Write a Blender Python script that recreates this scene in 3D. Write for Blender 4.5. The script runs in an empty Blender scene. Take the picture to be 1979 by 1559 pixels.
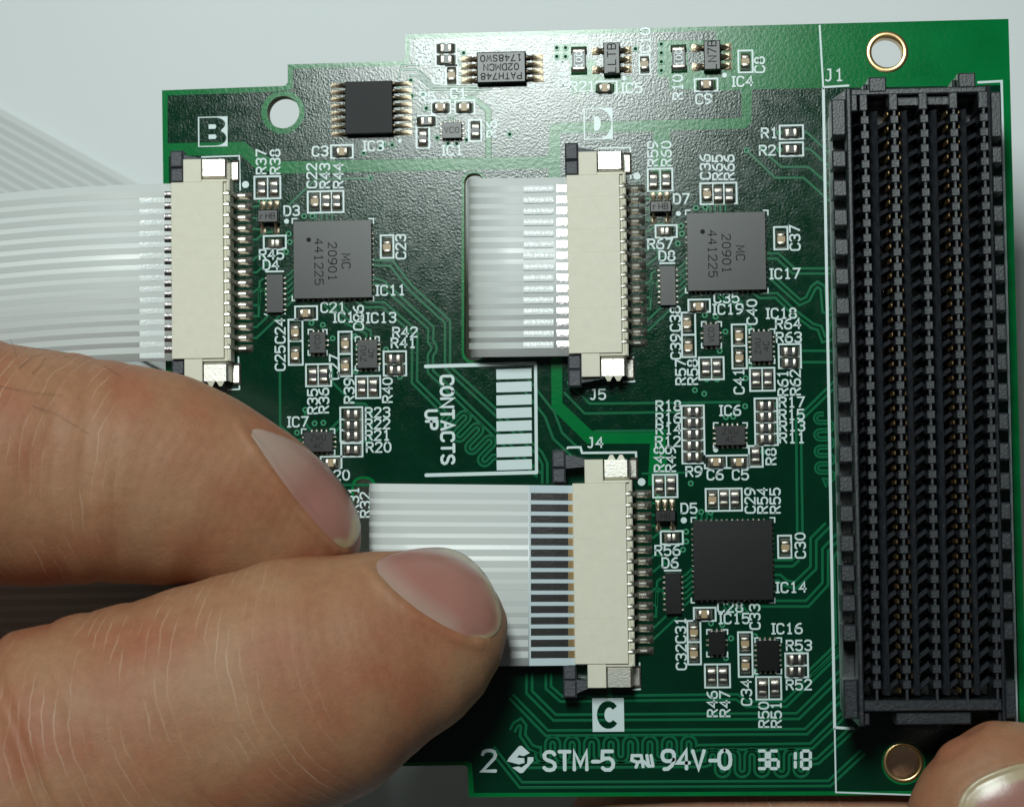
import bpy, bmesh, math, random
from mathutils import Vector, Matrix, Euler
from mathutils.bvhtree import BVHTree
R = math.radians
random.seed(7)
S = bpy.context.scene
COL = S.collection
# ------------------------------------------------------------------ camera (1 unit = 1 cm, board top = z 0)
W, H, F, D = 1979.0, 1559.0, 4340.0, 20.0
cam_d = bpy.data.cameras.new('camera'); cam = bpy.data.objects.new('camera', cam_d); COL.objects.link(cam)
cam.location = (0, 0, D); cam.rotation_euler = (R(2.9019465), R(3.65450546), R(-0.77328333))
cam_d.sensor_fit = 'HORIZONTAL'; cam_d.sensor_width = 36; cam_d.lens = 36 * F / W
cam_d.clip_start = 0.1; cam_d.clip_end = 500
cam_d.dof.use_dof = True; cam_d.dof.focus_distance = 19.8; cam_d.dof.aperture_fstop = 0.6
S.camera = cam
# ------------------------------------------------------------------ light
wd = bpy.data.worlds.new('World'); S.world = wd; wd.use_nodes = True
wd.node_tree.nodes['Background'].inputs[0].default_value = (0.80, 0.95, 1.0, 1)
wd.node_tree.nodes['Background'].inputs[1].default_value = 0.036
def area(name, loc, target, sx, sy, power, col):
    l = bpy.data.lights.new(name, 'AREA'); l.shape = 'RECTANGLE'; l.size = sx; l.size_y = sy; l.energy = power; l.color = col
    o = bpy.data.objects.new(name, l); COL.objects.link(o); o.location = loc
    o.rotation_euler = (Vector(target) - Vector(loc)).to_track_quat('-Z', 'Y').to_euler()
    return o
area('ceiling_lamp', (-3.0, 12.2, 24.0), (-0.8, 1.5, 0), 4.6, 8.1, 6350, (0.90, 1.0, 0.965))
S.view_settings.view_transform = 'Standard'; S.view_settings.look = 'None'; S.view_settings.exposure = 0; S.view_settings.gamma = 1
S.render.engine = 'CYCLES'
S.cycles.use_denoising = True

ROT = cam.rotation_euler.to_matrix()
def P(x, y, z=0.0):
    """photograph point -> point of the plane at height z"""
    w = ROT @ Vector(((x - W / 2) / F, -(y - H / 2) / F, -1.0))
    t = (D - z) / (-w.z)
    return Vector((t * w.x, t * w.y, z))
PX = 1 / 217.0
# ------------------------------------------------------------------ materials
def mat(name, col, rough=0.5, metal=0.0, spec=0.5, **k):
    m = bpy.data.materials.new(name); m.use_nodes = True; n = m.node_tree.nodes; b = n['Principled BSDF']
    b.inputs['Base Color'].default_value = (*col, 1); b.inputs['Roughness'].default_value = rough
    b.inputs['Metallic'].default_value = metal; b.inputs['Specular IOR Level'].default_value = spec
    for a, v in k.items(): b.inputs[a.replace('_', ' ')].default_value = v
    return m
def nd(m, t, **k):
    x = m.node_tree.nodes.new(t)
    for a, v in k.items():
        if a in x.inputs: x.inputs[a].default_value = v
        else: setattr(x, a, v)
    return x
def lk(m, a, b): m.node_tree.links.new(a, b)
def bsdf(m): return m.node_tree.nodes['Principled BSDF']
def grain(m, scale, strength, dist=0.01, colvar=None, detail=4.0, rvar=None):
    tc = nd(m, 'ShaderNodeTexCoord'); no = nd(m, 'ShaderNodeTexNoise', Scale=scale, Detail=detail, Roughness=0.6)
    lk(m, tc.outputs['Object'], no.inputs['Vector'])
    bu = nd(m, 'ShaderNodeBump', Strength=strength, Distance=dist); lk(m, no.outputs['Fac'], bu.inputs['Height'])
    lk(m, bu.outputs['Normal'], bsdf(m).inputs['Normal'])
    if colvar:
        n2 = nd(m, 'ShaderNodeTexNoise', Scale=colvar[0], Detail=5.0); lk(m, tc.outputs['Object'], n2.inputs['Vector'])
        mx = nd(m, 'ShaderNodeMix', data_type='RGBA'); mx.inputs[6].default_value = (*colvar[1], 1); mx.inputs[7].default_value = (*colvar[2], 1)
        mr = nd(m, 'ShaderNodeMapRange'); mr.inputs[1].default_value = 0.32; mr.inputs[2].default_value = 0.68
        lk(m, n2.outputs['Fac'], mr.inputs[0]); lk(m, mr.outputs[0], mx.inputs[0]); lk(m, mx.outputs[2], bsdf(m).inputs['Base Color'])
    if rvar:
        n3 = nd(m, 'ShaderNodeTexNoise', Scale=rvar[0], Detail=4.0); lk(m, tc.outputs['Object'], n3.inputs['Vector'])
        mr = nd(m, 'ShaderNodeMapRange'); mr.inputs[1].default_value = 0.3; mr.inputs[2].default_value = 0.7; mr.inputs[3].default_value = rvar[1]; mr.inputs[4].default_value = rvar[2]
        lk(m, n3.outputs['Fac'], mr.inputs[0]); lk(m, mr.outputs[0], bsdf(m).inputs['Roughness'])
    return m
M = {}
M['bare'] = grain(mat('green_mask_on_laminate', (0.001, 0.15, 0.036), 0.24), 28, 0.14, 0.008, (3, (0.001, 0.135, 0.032), (0.0015, 0.165, 0.04)))
M['pour'] = grain(mat('green_mask_on_copper', (0.001, 0.026, 0.012), 0.26), 46, 0.15, 0.009, (2.2, (0.001, 0.022, 0.010), (0.0014, 0.030, 0.014)), 2.5, (9, 0.20, 0.25))
M['trace'] = mat('green_mask_on_trace', (0.008, 0.12, 0.05), 0.27)
M['viaring'] = mat('green_mask_on_via', (0.05, 0.30, 0.15), 0.28)
M['band'] = grain(mat('green_mask_gap', (0.003, 0.15, 0.04), 0.26), 30, 0.15, 0.008)
M['edge'] = mat('laminate_edge', (0.16, 0.17, 0.06), 0.7)
M['silk'] = grain(mat('white_silkscreen_ink', (0.60, 0.70, 0.70), 0.30), 60, 0.15, 0.004)
M['chip'] = grain(mat('black_mould_compound', (0.0045, 0.0045, 0.005), 0.37, spec=.42), 160, 0.10, 0.004, (90, (0.004, 0.004, 0.0045), (0.006, 0.006, 0.0065)))
M['chipmatt'] = grain(mat('black_matt_mould_compound', (0.012, 0.012, 0.013), 0.62, spec=.35), 140, 0.3, 0.004)
M['mark'] = mat('laser_marking_dark', (0.006, 0.006, 0.0065), 0.7, spec=0.25)
M['marklight'] = mat('laser_marking_light', (0.12, 0.12, 0.12), 0.6)
M['tin'] = grain(mat('tin_plating', (0.88, 0.84, 0.75), 0.34, 1.0), 60, 0.25, 0.006)
M['solder'] = grain(mat('solder', (0.50, 0.46, 0.40), 0.36, 1.0), 40, 0.5, 0.01)
M['leadmetal'] = grain(mat('lead_metal', (0.42, 0.34, 0.24), 0.36, 1.0), 40, 0.5, 0.008)
M['padmetal'] = grain(mat('dull_solder', (0.11, 0.095, 0.08), 0.5, 1.0), 30, 1.0, 0.03)
M['gold'] = grain(mat('gold_plating', (0.80, 0.55, 0.27), 0.30, 1.0), 40, 0.1, 0.004)
M['resistor'] = mat('resistor_black_glaze', (0.018, 0.016, 0.015), 0.35)
M['capacitor'] = grain(mat('capacitor_ceramic', (0.38, 0.27, 0.15), 0.42), 60, 0.2, 0.004)
M['cream'] = grain(mat('cream_nylon', (0.68, 0.645, 0.53), 0.50, spec=0.35), 70, 0.2, 0.006, (14, (0.665, 0.63, 0.515), (0.70, 0.665, 0.545)))
M['latch'] = grain(mat('charcoal_nylon', (0.040, 0.042, 0.052), 0.50), 50, 0.6, 0.012)
M['black'] = grain(mat('black_connector_plastic', (0.018, 0.020, 0.025), 0.40, spec=.4), 55, 0.40, 0.010, (30, (0.014, 0.016, 0.020), (0.028, 0.031, 0.036)))
M['cable'] = grain(mat('white_cable_film', (0.66, 0.68, 0.67), 0.36, spec=0.4), 18, 0.08, 0.01)
M['cond'] = mat('grey_conductor_under_film', (0.55, 0.572, 0.56), 0.40, spec=0.4)
M['cond2'] = mat('grey_conductor_under_clear_film', (0.51, 0.525, 0.51), 0.40, spec=0.4)
M['stiff'] = grain(mat('pale_blue_stiffener', (0.50, 0.59, 0.63), 0.40), 40, 0.15, 0.005)
M['clearfilm'] = grain(mat('glossy_cable_end', (0.68, 0.71, 0.71), 0.22), 40, 0.25, 0.01)
M['contact'] = grain(mat('tinned_contact', (0.36, 0.33, 0.33), 0.20, 1.0), 30, 0.12, 0.012)
M['table'] = grain(mat('white_table_top', (0.76, 0.79, 0.80), 0.55, spec=0.3), 3, 0.03, 0.02, (0.25, (0.75, 0.78, 0.79), (0.77, 0.80, 0.81)))
M['ceramic'] = mat('white_ceramic', (0.5, 0.48, 0.42), 0.5)
M['hair'] = mat('dark_hair', (0.03, 0.02, 0.015), 0.5)
def polish(m, ior=1.5):
    """smooth lacquer: plain diffuse under a short-tailed gloss"""
    nt = m.node_tree; b = bsdf(m); d = nd(m, 'ShaderNodeBsdfDiffuse'); g = nd(m, 'ShaderNodeBsdfGlossy', distribution='BECKMANN'); fr = nd(m, 'ShaderNodeFresnel'); fr.inputs['IOR'].default_value = ior
    mx = nd(m, 'ShaderNodeMixShader'); g.inputs['Color'].default_value = (1, 1, 1, 1); g.inputs['Roughness'].default_value = b.inputs['Roughness'].default_value
    d.inputs['Color'].default_value = b.inputs['Base Color'].default_value
    for l in list(nt.links):
        if l.to_node == b:
            n = l.to_socket.name; src = l.from_socket
            if n == 'Base Color': lk(m, src, d.inputs['Color'])
            if n == 'Normal': lk(m, src, d.inputs['Normal']); lk(m, src, g.inputs['Normal'])
            if n == 'Roughness': lk(m, src, g.inputs['Roughness'])
    lk(m, fr.outputs[0], mx.inputs[0]); lk(m, d.outputs[0], mx.inputs[1]); lk(m, g.outputs[0], mx.inputs[2])
    lk(m, mx.outputs[0], nt.nodes['Material Output'].inputs['Surface']); nt.nodes.remove(b)
def dust(m, scale, thr, col, amt=.6):
    nt = m.node_tree; b = bsdf(m); tc = nd(m, 'ShaderNodeTexCoord'); no = nd(m, 'ShaderNodeTexNoise', Scale=scale, Detail=3.0, Roughness=.7); lk(m, tc.outputs['Object'], no.inputs['Vector'])
    mr = nd(m, 'ShaderNodeMapRange'); mr.inputs[1].default_value = thr; mr.inputs[2].default_value = thr + .05; mr.inputs[4].default_value = amt; lk(m, no.outputs['Fac'], mr.inputs[0])
    mx = nd(m, 'ShaderNodeMix', data_type='RGBA'); mx.inputs[6].default_value = b.inputs['Base Color'].default_value; mx.inputs[7].default_value = (*col, 1)
    for l in list(nt.links):
        if l.to_node == b and l.to_socket.name == 'Base Color': lk(m, l.from_socket, mx.inputs[6])
    lk(m, mr.outputs[0], mx.inputs[0]); lk(m, mx.outputs[2], b.inputs['Base Color'])
dust(M['black'], 22, .68, (.20, .21, .21), .5); dust(M['pour'], 13, .735, (.16, .20, .17), .5); dust(M['chip'], 16, .72, (.10, .10, .10), .5); dust(M['cream'], 9, .70, (.42, .37, .26), .35)
dust(M['latch'], 22, .68, (.2, .2, .2), .5); dust(M['cable'], 9, .74, (.38, .37, .33), .3)
for k in ('bare', 'pour', 'trace', 'band', 'viaring', 'chip', 'black', 'latch'): polish(M[k], 1.44 if k in ('bare', 'band') else 1.5)
# ------------------------------------------------------------------ helpers
def obj(name, me, parent=None, m=None, loc=None, rz=None):
    o = bpy.data.objects.new(name, me); COL.objects.link(o)
    if m is not None and me is not None and not me.materials: me.materials.append(m)
    if parent is not None: o.parent = parent
    if loc is not None: o.location = loc
    if rz is not None: o.rotation_euler = (0, 0, rz)
    return o
def mesh(name, v, f, m=None, smooth=False):
    me = bpy.data.meshes.new(name); me.from_pydata([tuple(p) for p in v], [], f); me.update()
    if m is not None: me.materials.append(m)
    if smooth:
        for p in me.polygons: p.use_smooth = True
    return me
def tag(o, label=None, cat=None, kind=None, group=None):
    if label: o['label'] = label
    if cat: o['category'] = cat
    if kind: o['kind'] = kind
    if group: o['group'] = group
    return o
def boxgeo(x0, y0, z0, x1, y1, z1, b=0.0, v=None, f=None):
    """box with chamfered top edges, added to v, f"""
    if v is None: v, f = [], []
    n = len(v)
    def ring(i, z): v.extend([(x0 + i, y0 + i, z), (x1 - i, y0 + i, z), (x1 - i, y1 - i, z), (x0 + i, y1 - i, z)])
    ring(0, z0)
    if b > 0: ring(0, z1 - b); ring(b, z1); k = 3
    else: ring(0, z1); k = 2
    f.append((n + 3, n + 2, n + 1, n))
    for r in range(k - 1):
        for i in range(4):
            a = n + r * 4; f.append((a + i, a + (i + 1) % 4, a + 4 + (i + 1) % 4, a + 4 + i))
    a = n + (k - 1) * 4; f.append((a, a + 1, a + 2, a + 3))
    return v, f
def boxmesh(name, sx, sy, z0, z1, b, m): return mesh(name, *boxgeo(-sx / 2, -sy / 2, z0, sx / 2, sy / 2, z1, b), m)
def flatpoly(name, loops, z, thick, m, parent):
    """filled outline with holes, with thickness"""
    cu = bpy.data.curves.new(name, 'CURVE'); cu.dimensions = '2D'; cu.fill_mode = 'BOTH'; cu.extrude = thick / 2
    for L in loops:
        s = cu.splines.new('POLY'); s.points.add(len(L) - 1); s.use_cyclic_u = True
        for p, q in zip(s.points, L): p.co = (q[0], q[1], 0, 1)
    t = bpy.data.objects.new(name, cu); COL.objects.link(t)
    dg = bpy.context.evaluated_depsgraph_get(); me = bpy.data.meshes.new_from_object(t.evaluated_get(dg))
    bpy.data.objects.remove(t); bpy.data.curves.remove(cu)
    me.name = name; me.materials.clear(); me.materials.append(m)
    return obj(name, me, parent, loc=(0, 0, z - thick / 2))
def PL(pts, z=0.0): return [P(x, y, z).xy for x, y in pts]
def circ(c, r, n=48, rev=False):
    a = [Vector((c[0] + r * math.cos(2 * math.pi * i / n), c[1] + r * math.sin(2 * math.pi * i / n))) for i in range(n)]
    return a[::-1] if rev else a
def offs(pts, d):
    out = []
    for i, p in enumerate(pts):
        p = Vector(p)
        a = Vector(pts[i - 1]) if i else None; b = Vector(pts[i + 1]) if i < len(pts) - 1 else None
        t1 = (p - a).normalized() if a is not None else (b - p).normalized()
        t2 = (b - p).normalized() if b is not None else t1
        n1 = Vector((-t1.y, t1.x)); n2 = Vector((-t2.y, t2.x)); m = n1 + n2
        if m.length < 1e-6: m = n1
        m.normalize(); k = max(0.5, m.dot(n1)); out.append(p + m * d / k)
    return out
def dedupe(pts):
    o = []
    for p in pts:
        p = Vector((p[0], p[1]))
        if not o or (p - o[-1]).length > 1e-6: o.append(p)
    return o
def ribbon(pts, w, z, v, f, cap=True):
    pts = dedupe(pts)
    if len(pts) < 2: return
    closed = (pts[0] - pts[-1]).length < 1e-5
    if cap:
        a = (pts[0] - pts[1]).normalized() * w * 0.33; b = (pts[-1] - pts[-2]).normalized() * w * 0.33
        L = offs([pts[0] + a] + pts + [pts[-1] + b], w / 2); Rr = offs([pts[0] + a] + pts + [pts[-1] + b], -w / 2)
        q = 0.55
        c0 = (L[0] + Rr[0]) / 2; c1 = (L[-1] + Rr[-1]) / 2
        L[0] = c0.lerp(L[0], q); Rr[0] = c0.lerp(Rr[0], q); L[-1] = c1.lerp(L[-1], q); Rr[-1] = c1.lerp(Rr[-1], q)
    else: L = offs(pts, w / 2); Rr = offs(pts, -w / 2)
    n = len(v)
    for l, r in zip(L, Rr): v.append((l.x, l.y, z)); v.append((r.x, r.y, z))
    for i in range(len(L) - 1): a = n + 2 * i; f.append((a + 1, a + 3, a + 2, a))
def smooth_path(pts, it=2):
    pts = [Vector(p) for p in pts]
    for _ in range(it):
        o = [pts[0]]
        for a, b in zip(pts, pts[1:]): o += [a.lerp(b, .25), a.lerp(b, .75)]
        pts = o + [pts[-1]]
    return pts
# stroke lettering ---------------------------------------------------
_c = [(4, 4.8), (3.6, 5.6), (2.8, 6), (1.3, 6), (.4, 5.6), (0, 4.8), (0, 1.2), (.4, .4), (1.3, 0), (2.8, 0), (3.6, .4), (4, 1.2)]
_six = [(3.6, 6), (2.2, 5.9), (.8, 4.8), (0, 3), (0, 1.2), (.4, .4), (1.3, 0), (2.7, 0), (3.6, .4), (4, 1.2), (4, 2.2), (3.6, 3), (2.7, 3.4), (1.2, 3.4), (0.1, 2.8)]
G = {
 '0': [[(2, 6), (1, 5.7), (.2, 4.7), (0, 3), (.2, 1.3), (1, .3), (2, 0), (3, .3), (3.8, 1.3), (4, 3), (3.8, 4.7), (3, 5.7), (2, 6)]],
 '1': [[(.9, 4.9), (2.1, 6), (2.1, 0)], [(1, 0), (3.2, 0)]],
 '2': [[(.1, 4.8), (.5, 5.6), (1.3, 6), (2.8, 6), (3.6, 5.6), (4, 4.7), (3.6, 3.7), (0, 0), (4, 0)]],
 '3': [[(.1, 5.2), (1, 6), (2.8, 6), (3.7, 5.5), (4, 4.6), (3.6, 3.6), (2.7, 3.2), (1.6, 3.2)], [(2.7, 3.1), (3.6, 2.6), (4, 1.6), (3.6, .5), (2.7, 0), (1.1, 0), (.1, .8)]],
 '4': [[(3, 0), (3, 6), (0, 2), (4.1, 2)]],
 '5': [[(3.8, 6), (.3, 6), (.1, 3.2), (1.2, 3.7), (2.7, 3.7), (3.6, 3.1), (4, 2.1), (3.8, .9), (2.8, 0), (1.1, 0), (.1, .7)]],
 '6': [_six], '9': [[(4 - x, 6 - y) for x, y in _six]],
 '7': [[(0, 6), (4, 6), (1.2, 0)]],
 '8': [[(2, 3.2), (1, 3.4), (.3, 4.2), (.3, 5), (1, 5.8), (2, 6), (3, 5.8), (3.7, 5), (3.7, 4.2), (3, 3.4), (2, 3.2), (.9, 2.9), (0, 2), (0, 1), (.9, .1), (2, 0), (3.1, .1), (4, 1), (4, 2), (3.1, 2.9), (2, 3.2)]],
 'C': [_c], 'D': [[(0, 0), (0, 6), (2.4, 6), (3.5, 5.3), (4, 4), (4, 2), (3.5, .7), (2.4, 0), (0, 0)]],
 'I': [[(2, 0), (2, 6)], [(1, 6), (3, 6)], [(1, 0), (3, 0)]],
 'J': [[(1.6, 6), (3, 6), (3, 1.2), (2.4, .2), (1.4, 0), (.4, .5)]],
 'R': [[(0, 0), (0, 6), (2.8, 6), (3.7, 5.5), (4, 4.6), (3.7, 3.6), (2.8, 3.1), (0, 3.1)], [(2, 3.1), (4, 0)]],
 'P': [[(0, 0), (0, 6), (2.8, 6), (3.7, 5.5), (4, 4.5), (3.7, 3.4), (2.8, 2.9), (0, 2.9)]],
 'B': [[(0, 0), (0, 6), (2.7, 6), (3.6, 5.5), (3.8, 4.6), (3.5, 3.6), (2.7, 3.1), (0, 3.1)], [(2.7, 3.1), (3.7, 2.6), (4, 1.5), (3.7, .5), (2.7, 0), (0, 0)]],
 'T': [[(0, 6), (4, 6)], [(2, 6), (2, 0)]], 'L': [[(0, 6), (0, 0), (3.6, 0)]],
 'N': [[(0, 0), (0, 6), (4, 0), (4, 6)]], 'M': [[(0, 0), (0, 6), (2.2, 1.6), (4.4, 6), (4.4, 0)]],
 'O': None, 'Q': None, 'H': [[(0, 0), (0, 6)], [(4, 0), (4, 6)], [(0, 3), (4, 3)]],
 'A': [[(0, 0), (2, 6), (4, 0)], [(.8, 2), (3.2, 2)]],
 'S': [[(3.9, 5), (3.2, 5.8), (2.2, 6), (1, 5.8), (.2, 5), (.4, 3.9), (1.2, 3.3), (2.8, 2.8), (3.7, 2.2), (4, 1.2), (3.4, .3), (2.2, 0), (1, .1), (0, .9)]],
 'U': [[(0, 6), (0, 1.6), (.5, .5), (1.4, 0), (2.6, 0), (3.5, .5), (4, 1.6), (4, 6)]],
 'V': [[(0, 6), (2, 0), (4, 6)]], 'W': [[(0, 6), (1, 0), (2.2, 4.4), (3.4, 0), (4.4, 6)]],
 'Z': [[(0, 6), (4, 6), (0, 0), (4, 0)]], '-': [[(.6, 2.7), (3, 2.7)]], '.': [[(0, 0), (.2, 0)]],
 'r': [[(0, 0), (0, 4), (2.4, 4)]],
}
G['O'] = [[(2, 6), (.8, 5.6), (.1, 4.4), (0, 3), (.1, 1.6), (.8, .4), (2, 0), (3.2, .4), (3.9, 1.6), (4, 3), (3.9, 4.4), (3.2, 5.6), (2, 6)]]
G['Q'] = G['O'] + [[(2.6, 1.4), (4, -.2)]]
def strokes(text, h, adv=5.6, wid=1.0):
    s = h / 6; out = []; x = 0
    for ch in text:
        if ch == ' ': x += 4; continue
        w = 4.4 if ch in 'MW' else 4
        a = adv
        if ch == 'I': a = adv - 1.3; x -= .6
        if ch == '-': a = adv - 1.4
        for L in G[ch]: out.append([Vector(((x + px) * s * wid, py * s)) for px, py in L])
        x += a + (w - 4)
    tot = (x - (adv - 4)) * s * wid
    return [[Vector((p.x - tot / 2, p.y - h / 2)) for p in L] for L in out], tot
def lettering(name, text, h, w, z, m, parent, loc, rot, adv=5.6, wid=1.0):
    L, tot = strokes(text, h, adv, wid); v, f = [], []
    for i, s in enumerate(L): ribbon(s, w, z + 0.0002 * (i % 5), v, f)
    return obj(name, mesh(name, v, f, m), parent, loc=(loc[0], loc[1], loc[2] if len(loc) > 2 else 0), rz=R(rot))
# ------------------------------------------------------------------ table
tb = obj('table_top', mesh('table_top', *boxgeo(-60, -60, -6.0, 60, 60, -3.5), M['table'])); tag(tb, 'plain white table top under the board', 'table top', 'structure')
# ------------------------------------------------------------------ board
board = obj('circuit_board', None); board.location = (0, 0, 0)
tag(board, 'green printed circuit board full of chips, connectors and white lettering held above the table', 'circuit board')
out_px = [(313, 175), (546, 166.5), (552, 165.5), (556, 160), (556, 125), (774, 118.5), (780, 117), (783, 111), (783, 67), (1949, 37), (1988, 1534), (906, 1539.5), (904, 1484), (901, 1479), (894, 1478), (560, 1482), (560, 1440), (330, 1443)]
HOLES = [((547, 217), 32), ((1714.5, 101), 30.5), ((1746, 1473), 30.5)]
def slot_loop(x0, y0, x1, y1, r=14):
    pts = []
    for cx, cy, a0 in ((x1 - r, y0 + r, -90), (x1 - r, y1 - r, 0), (x0 + r, y1 - r, 90), (x0 + r, y0 + r, 180)):
        for k in range(7): a = R(a0 + 15 * k); pts.append((cx + r * math.cos(a), cy + r * math.sin(a)))
    return PL(pts)
slots = [slot_loop(897, 335, 935, 697, 17), slot_loop(684, 925, 722, 1296, 17)]
TH = 0.16
flat_loops = [PL(out_px)] + [circ(P(*c).xy, r * PX) for c, r in HOLES] + slots
flatpoly('board_core', flat_loops, -0.006, TH - 0.006, M['edge'], board)
sub = flatpoly('solder_mask_layer', flat_loops, 0.0, 0.0055, M['bare'], board)
N1 = [(324, 185), (548, 177), (566, 172), (566, 134), (776, 128), (792, 120), (792, 76), (1384, 60), (1384, 77), (1272, 79), (1270, 150), (1291, 150), (1294, 173), (1390, 173), (1394, 176), (1432, 174), (1434, 228), (1072, 238), (1062, 246), (1060, 302), (545, 312), (497, 296), (473, 274), (324, 277)]
r19 = [(1071, 86), (1133, 84), (1134, 112), (1150, 118), (1160, 148), (1222, 148), (1222, 176), (1102, 180), (1102, 118), (1072, 118)]
S1 = [(326, 302), (464, 299), (495, 327), (541, 336), (1060, 326), (1066, 790), (1135, 857), (1256, 857), (1252, 938), (1290, 937), (1286, 832), (1144, 832), (1087, 778), (1083, 258), (1262, 254), (1262, 345), (1297, 345), (1295, 252), (1440, 249), (1452, 238), (1453, 173), (1938, 165), (1974, 1526), (916, 1531), (912, 1474), (900, 1470), (570, 1474), (570, 1432), (340, 1434)]
hr = [circ(P(*c).xy, (r + 11) * PX) for c, r in HOLES]
flatpoly('copper_pour', [PL(N1), PL(r19), hr[0]], 0.003, 0.0032, M['pour'], board)
flatpoly('copper_pour', [PL(S1), hr[2], slot_loop(892, 330, 940, 702, 20), slot_loop(679, 920, 727, 1301, 20)], 0.003, 0.0032, M['pour'], board)
# small copper squares inside the bare patches
flatpoly('copper_pour', [PL([(1329, 98), (1360, 97), (1361, 126), (1330, 127)])], 0.003, 0.0032, M['pour'], board)
# gold rings of the two plated holes, plain wall in the third
for (c, r), ro in zip(HOLES[1:], (40.5, 38.5)):
    p = P(*c); v, f = [], []
    n = 48; r0 = r * PX; r1 = ro * PX; prof = [(r1, 0.0005), (r1 - .006, 0.006), (r0 + .006, 0.006), (r0 - .002, 0.0), (r0 - .002, -TH - .004), (r0 + .004, -TH - .004)]
    for i in range(n):
        a = 2 * math.pi * i / n
        for rr, z in prof: v.append((rr * math.cos(a), rr * math.sin(a), z))
    k = len(prof)
    for i in range(n):
        for j in range(k - 1): a, b = i * k + j, ((i + 1) % n) * k + j; f.append((a, b, b + 1, a + 1))
    obj('mounting_ring', mesh('mounting_ring', v, f, M['gold'], True), board, loc=(p.x, p.y, 0))
# ------------------------------------------------------------------ traces
def trace(px, w=3.4, name='trace', m='trace', top=0.0052):
    pts = dedupe(PL(px)); ww = w * PX; s = 1.0 * PX
    A = [offs(pts, d) for d in (ww / 2 + s, ww / 2, -ww / 2, -ww / 2 - s)]; v, f = [], []
    for i in range(len(pts)):
        for j, z in enumerate((0.0026, top, top, 0.0026)): v.append((A[j][i].x, A[j][i].y, z))
    for i in range(len(pts) - 1):
        for j in range(3): a = i * 4 + j; f.append((a + 1, a + 5, a + 4, a))
    return obj(name, mesh(name, v, f, M[m]), board)
def pair(px, gap=10, w=3.4):
    pts = [Vector(p) for p in px]
    trace(offs(pts, gap / 2), w); trace(offs(pts, -gap / 2), w)
def serp(p0, direction, n, pitch, amp, start=1):
    """meander along direction from p0: n half loops"""
    d = Vector(direction).normalized(); nn = Vector((-d.y, d.x)); r = pitch / 2; p = Vector(p0); out = [p.copy()]; s = start
    for i in range(n):
        st = amp - r
        c = p + d * r + nn * s * st
        out.append(p + nn * s * st * .5)
        for k in range(9):
            a = math.pi * (1 - k / 8)
            out.append(c + d * r * math.cos(a) + nn * s * r * math.sin(a))
        p = p + d * pitch; out.append(p.copy()); s = -s
    return out
trace([(868, 194), (916, 191), (944, 214), (944, 306)], 10, 'power_trace', 'band', 0.0048)
pair([(716, 508), (757, 509), (793, 556), (865, 622), (865, 710), (962, 800), (1043, 876), (1053, 896), (1053, 934)])
t2 = [(716, 540), (740, 548), (766, 572), (833, 634), (832, 660)]
t2 += [(832 + 7 * math.sin(math.pi * k / 6), 660 + 26 * k / 6) for k in range(1, 7)] + [(832, 718), (962, 843), (1042, 918)]
pair(t2)
pair([(690, 578), (706, 589), (741, 589), (802, 642), (801, 738), (846, 783), (858, 800)])
pair(serp((868, 800), (0.72, .70), 7, 17, 24) + [(960, 882)], 8)
pair([(640, 596), (668, 620), (712, 642), (713, 652)], 9)
pair([(1010, 735), (1062, 800), (1078, 842), (1118, 880)], 20)
pair([(1481, 495), (1503, 495), (1534, 524), (1616, 524)])
pair([(1490, 534), (1546, 585), (1561, 578), (1572, 556), (1580, 550), (1590, 556), (1594, 600), (1604, 604), (1610, 596), (1612, 560), (1625, 548)], 9)
pair([(1456, 562), (1470, 572), (1500, 571), (1530, 600), (1570, 630), (1584, 634), (1592, 656), (1606, 652), (1610, 624), (1622, 612)], 9)
trace([(1547, 678), (1622, 678)]); trace([(1547, 700), (1622, 700)])
trace([(1622, 727), (1546, 802), (1538.5, 812), (1541, 1027)]); trace([(1622, 741), (1553, 808), (1548, 818), (1551, 1030)])
pair(serp((1592, 800), (0.02, 1), 8, 16, 16) + [(1600, 940)], 6, 2.6)
trace([(1096, 738), (1140, 780), (1431, 777)]); trace([(1090, 758), (1130, 799), (1322, 796)]); trace([(1150, 833), (1290, 832)])
trace([(1240, 915), (1330, 913)], 2.6)
# long runs at the foot of the board
pair([(1060, 1298), (1060, 1328), (1085, 1350), (1424, 1346), (1444, 1360), (1518, 1360), (1640, 1240)])
pair([(1023, 1300), (1023, 1337), (1072, 1386), (1542, 1383), (1650, 1277)], 11)
pair([(988, 1345), (1057, 1416), (1558, 1413), (1655, 1318)])
pair([(990, 1412), (996, 1400), (1006, 1394), (1012, 1402), (1010, 1420), (1026, 1443), (1038, 1448)] + serp((1040, 1448), (1, -.004), 16, 18.8, 20) + [(1350, 1444), (1568, 1441), (1660, 1352)], 10)
pair([(1020, 1478), (1362, 1476)] + serp((1368, 1474), (1, -.004), 10, 19, 22, -1) + [(1580, 1470), (1665, 1392)], 10)
pair([(950, 1445), (1007, 1516), (1603, 1513), (1668, 1452)])
trace([(1494, 1082), (1530, 1082), (1538, 1075)]); trace([(1494, 1094), (1532, 1094), (1545, 1082)])
pair([(1494, 1116), (1506, 1116), (1518, 1126), (1537, 1131), (1572, 1097), (1572, 1042), (1600, 1014)], 11)
pair([(1462, 1166), (1560, 1166), (1595, 1128), (1595, 1062), (1626, 1030)], 11)
pair([(1624, 1066), (1617, 1080), (1621, 1244), (1606, 1262), (1566, 1300)], 11)
trace([(1553, 256.5), (1560, 257), (1585, 280), (1615, 308)]); trace([(1555, 289), (1566, 289), (1618, 337)])
trace([(1443, 291), (1498, 344), (1553, 344), (1616, 400)]); trace([(1476, 289), (1484, 300), (1510, 323), (1562, 323), (1615, 368)])
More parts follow.
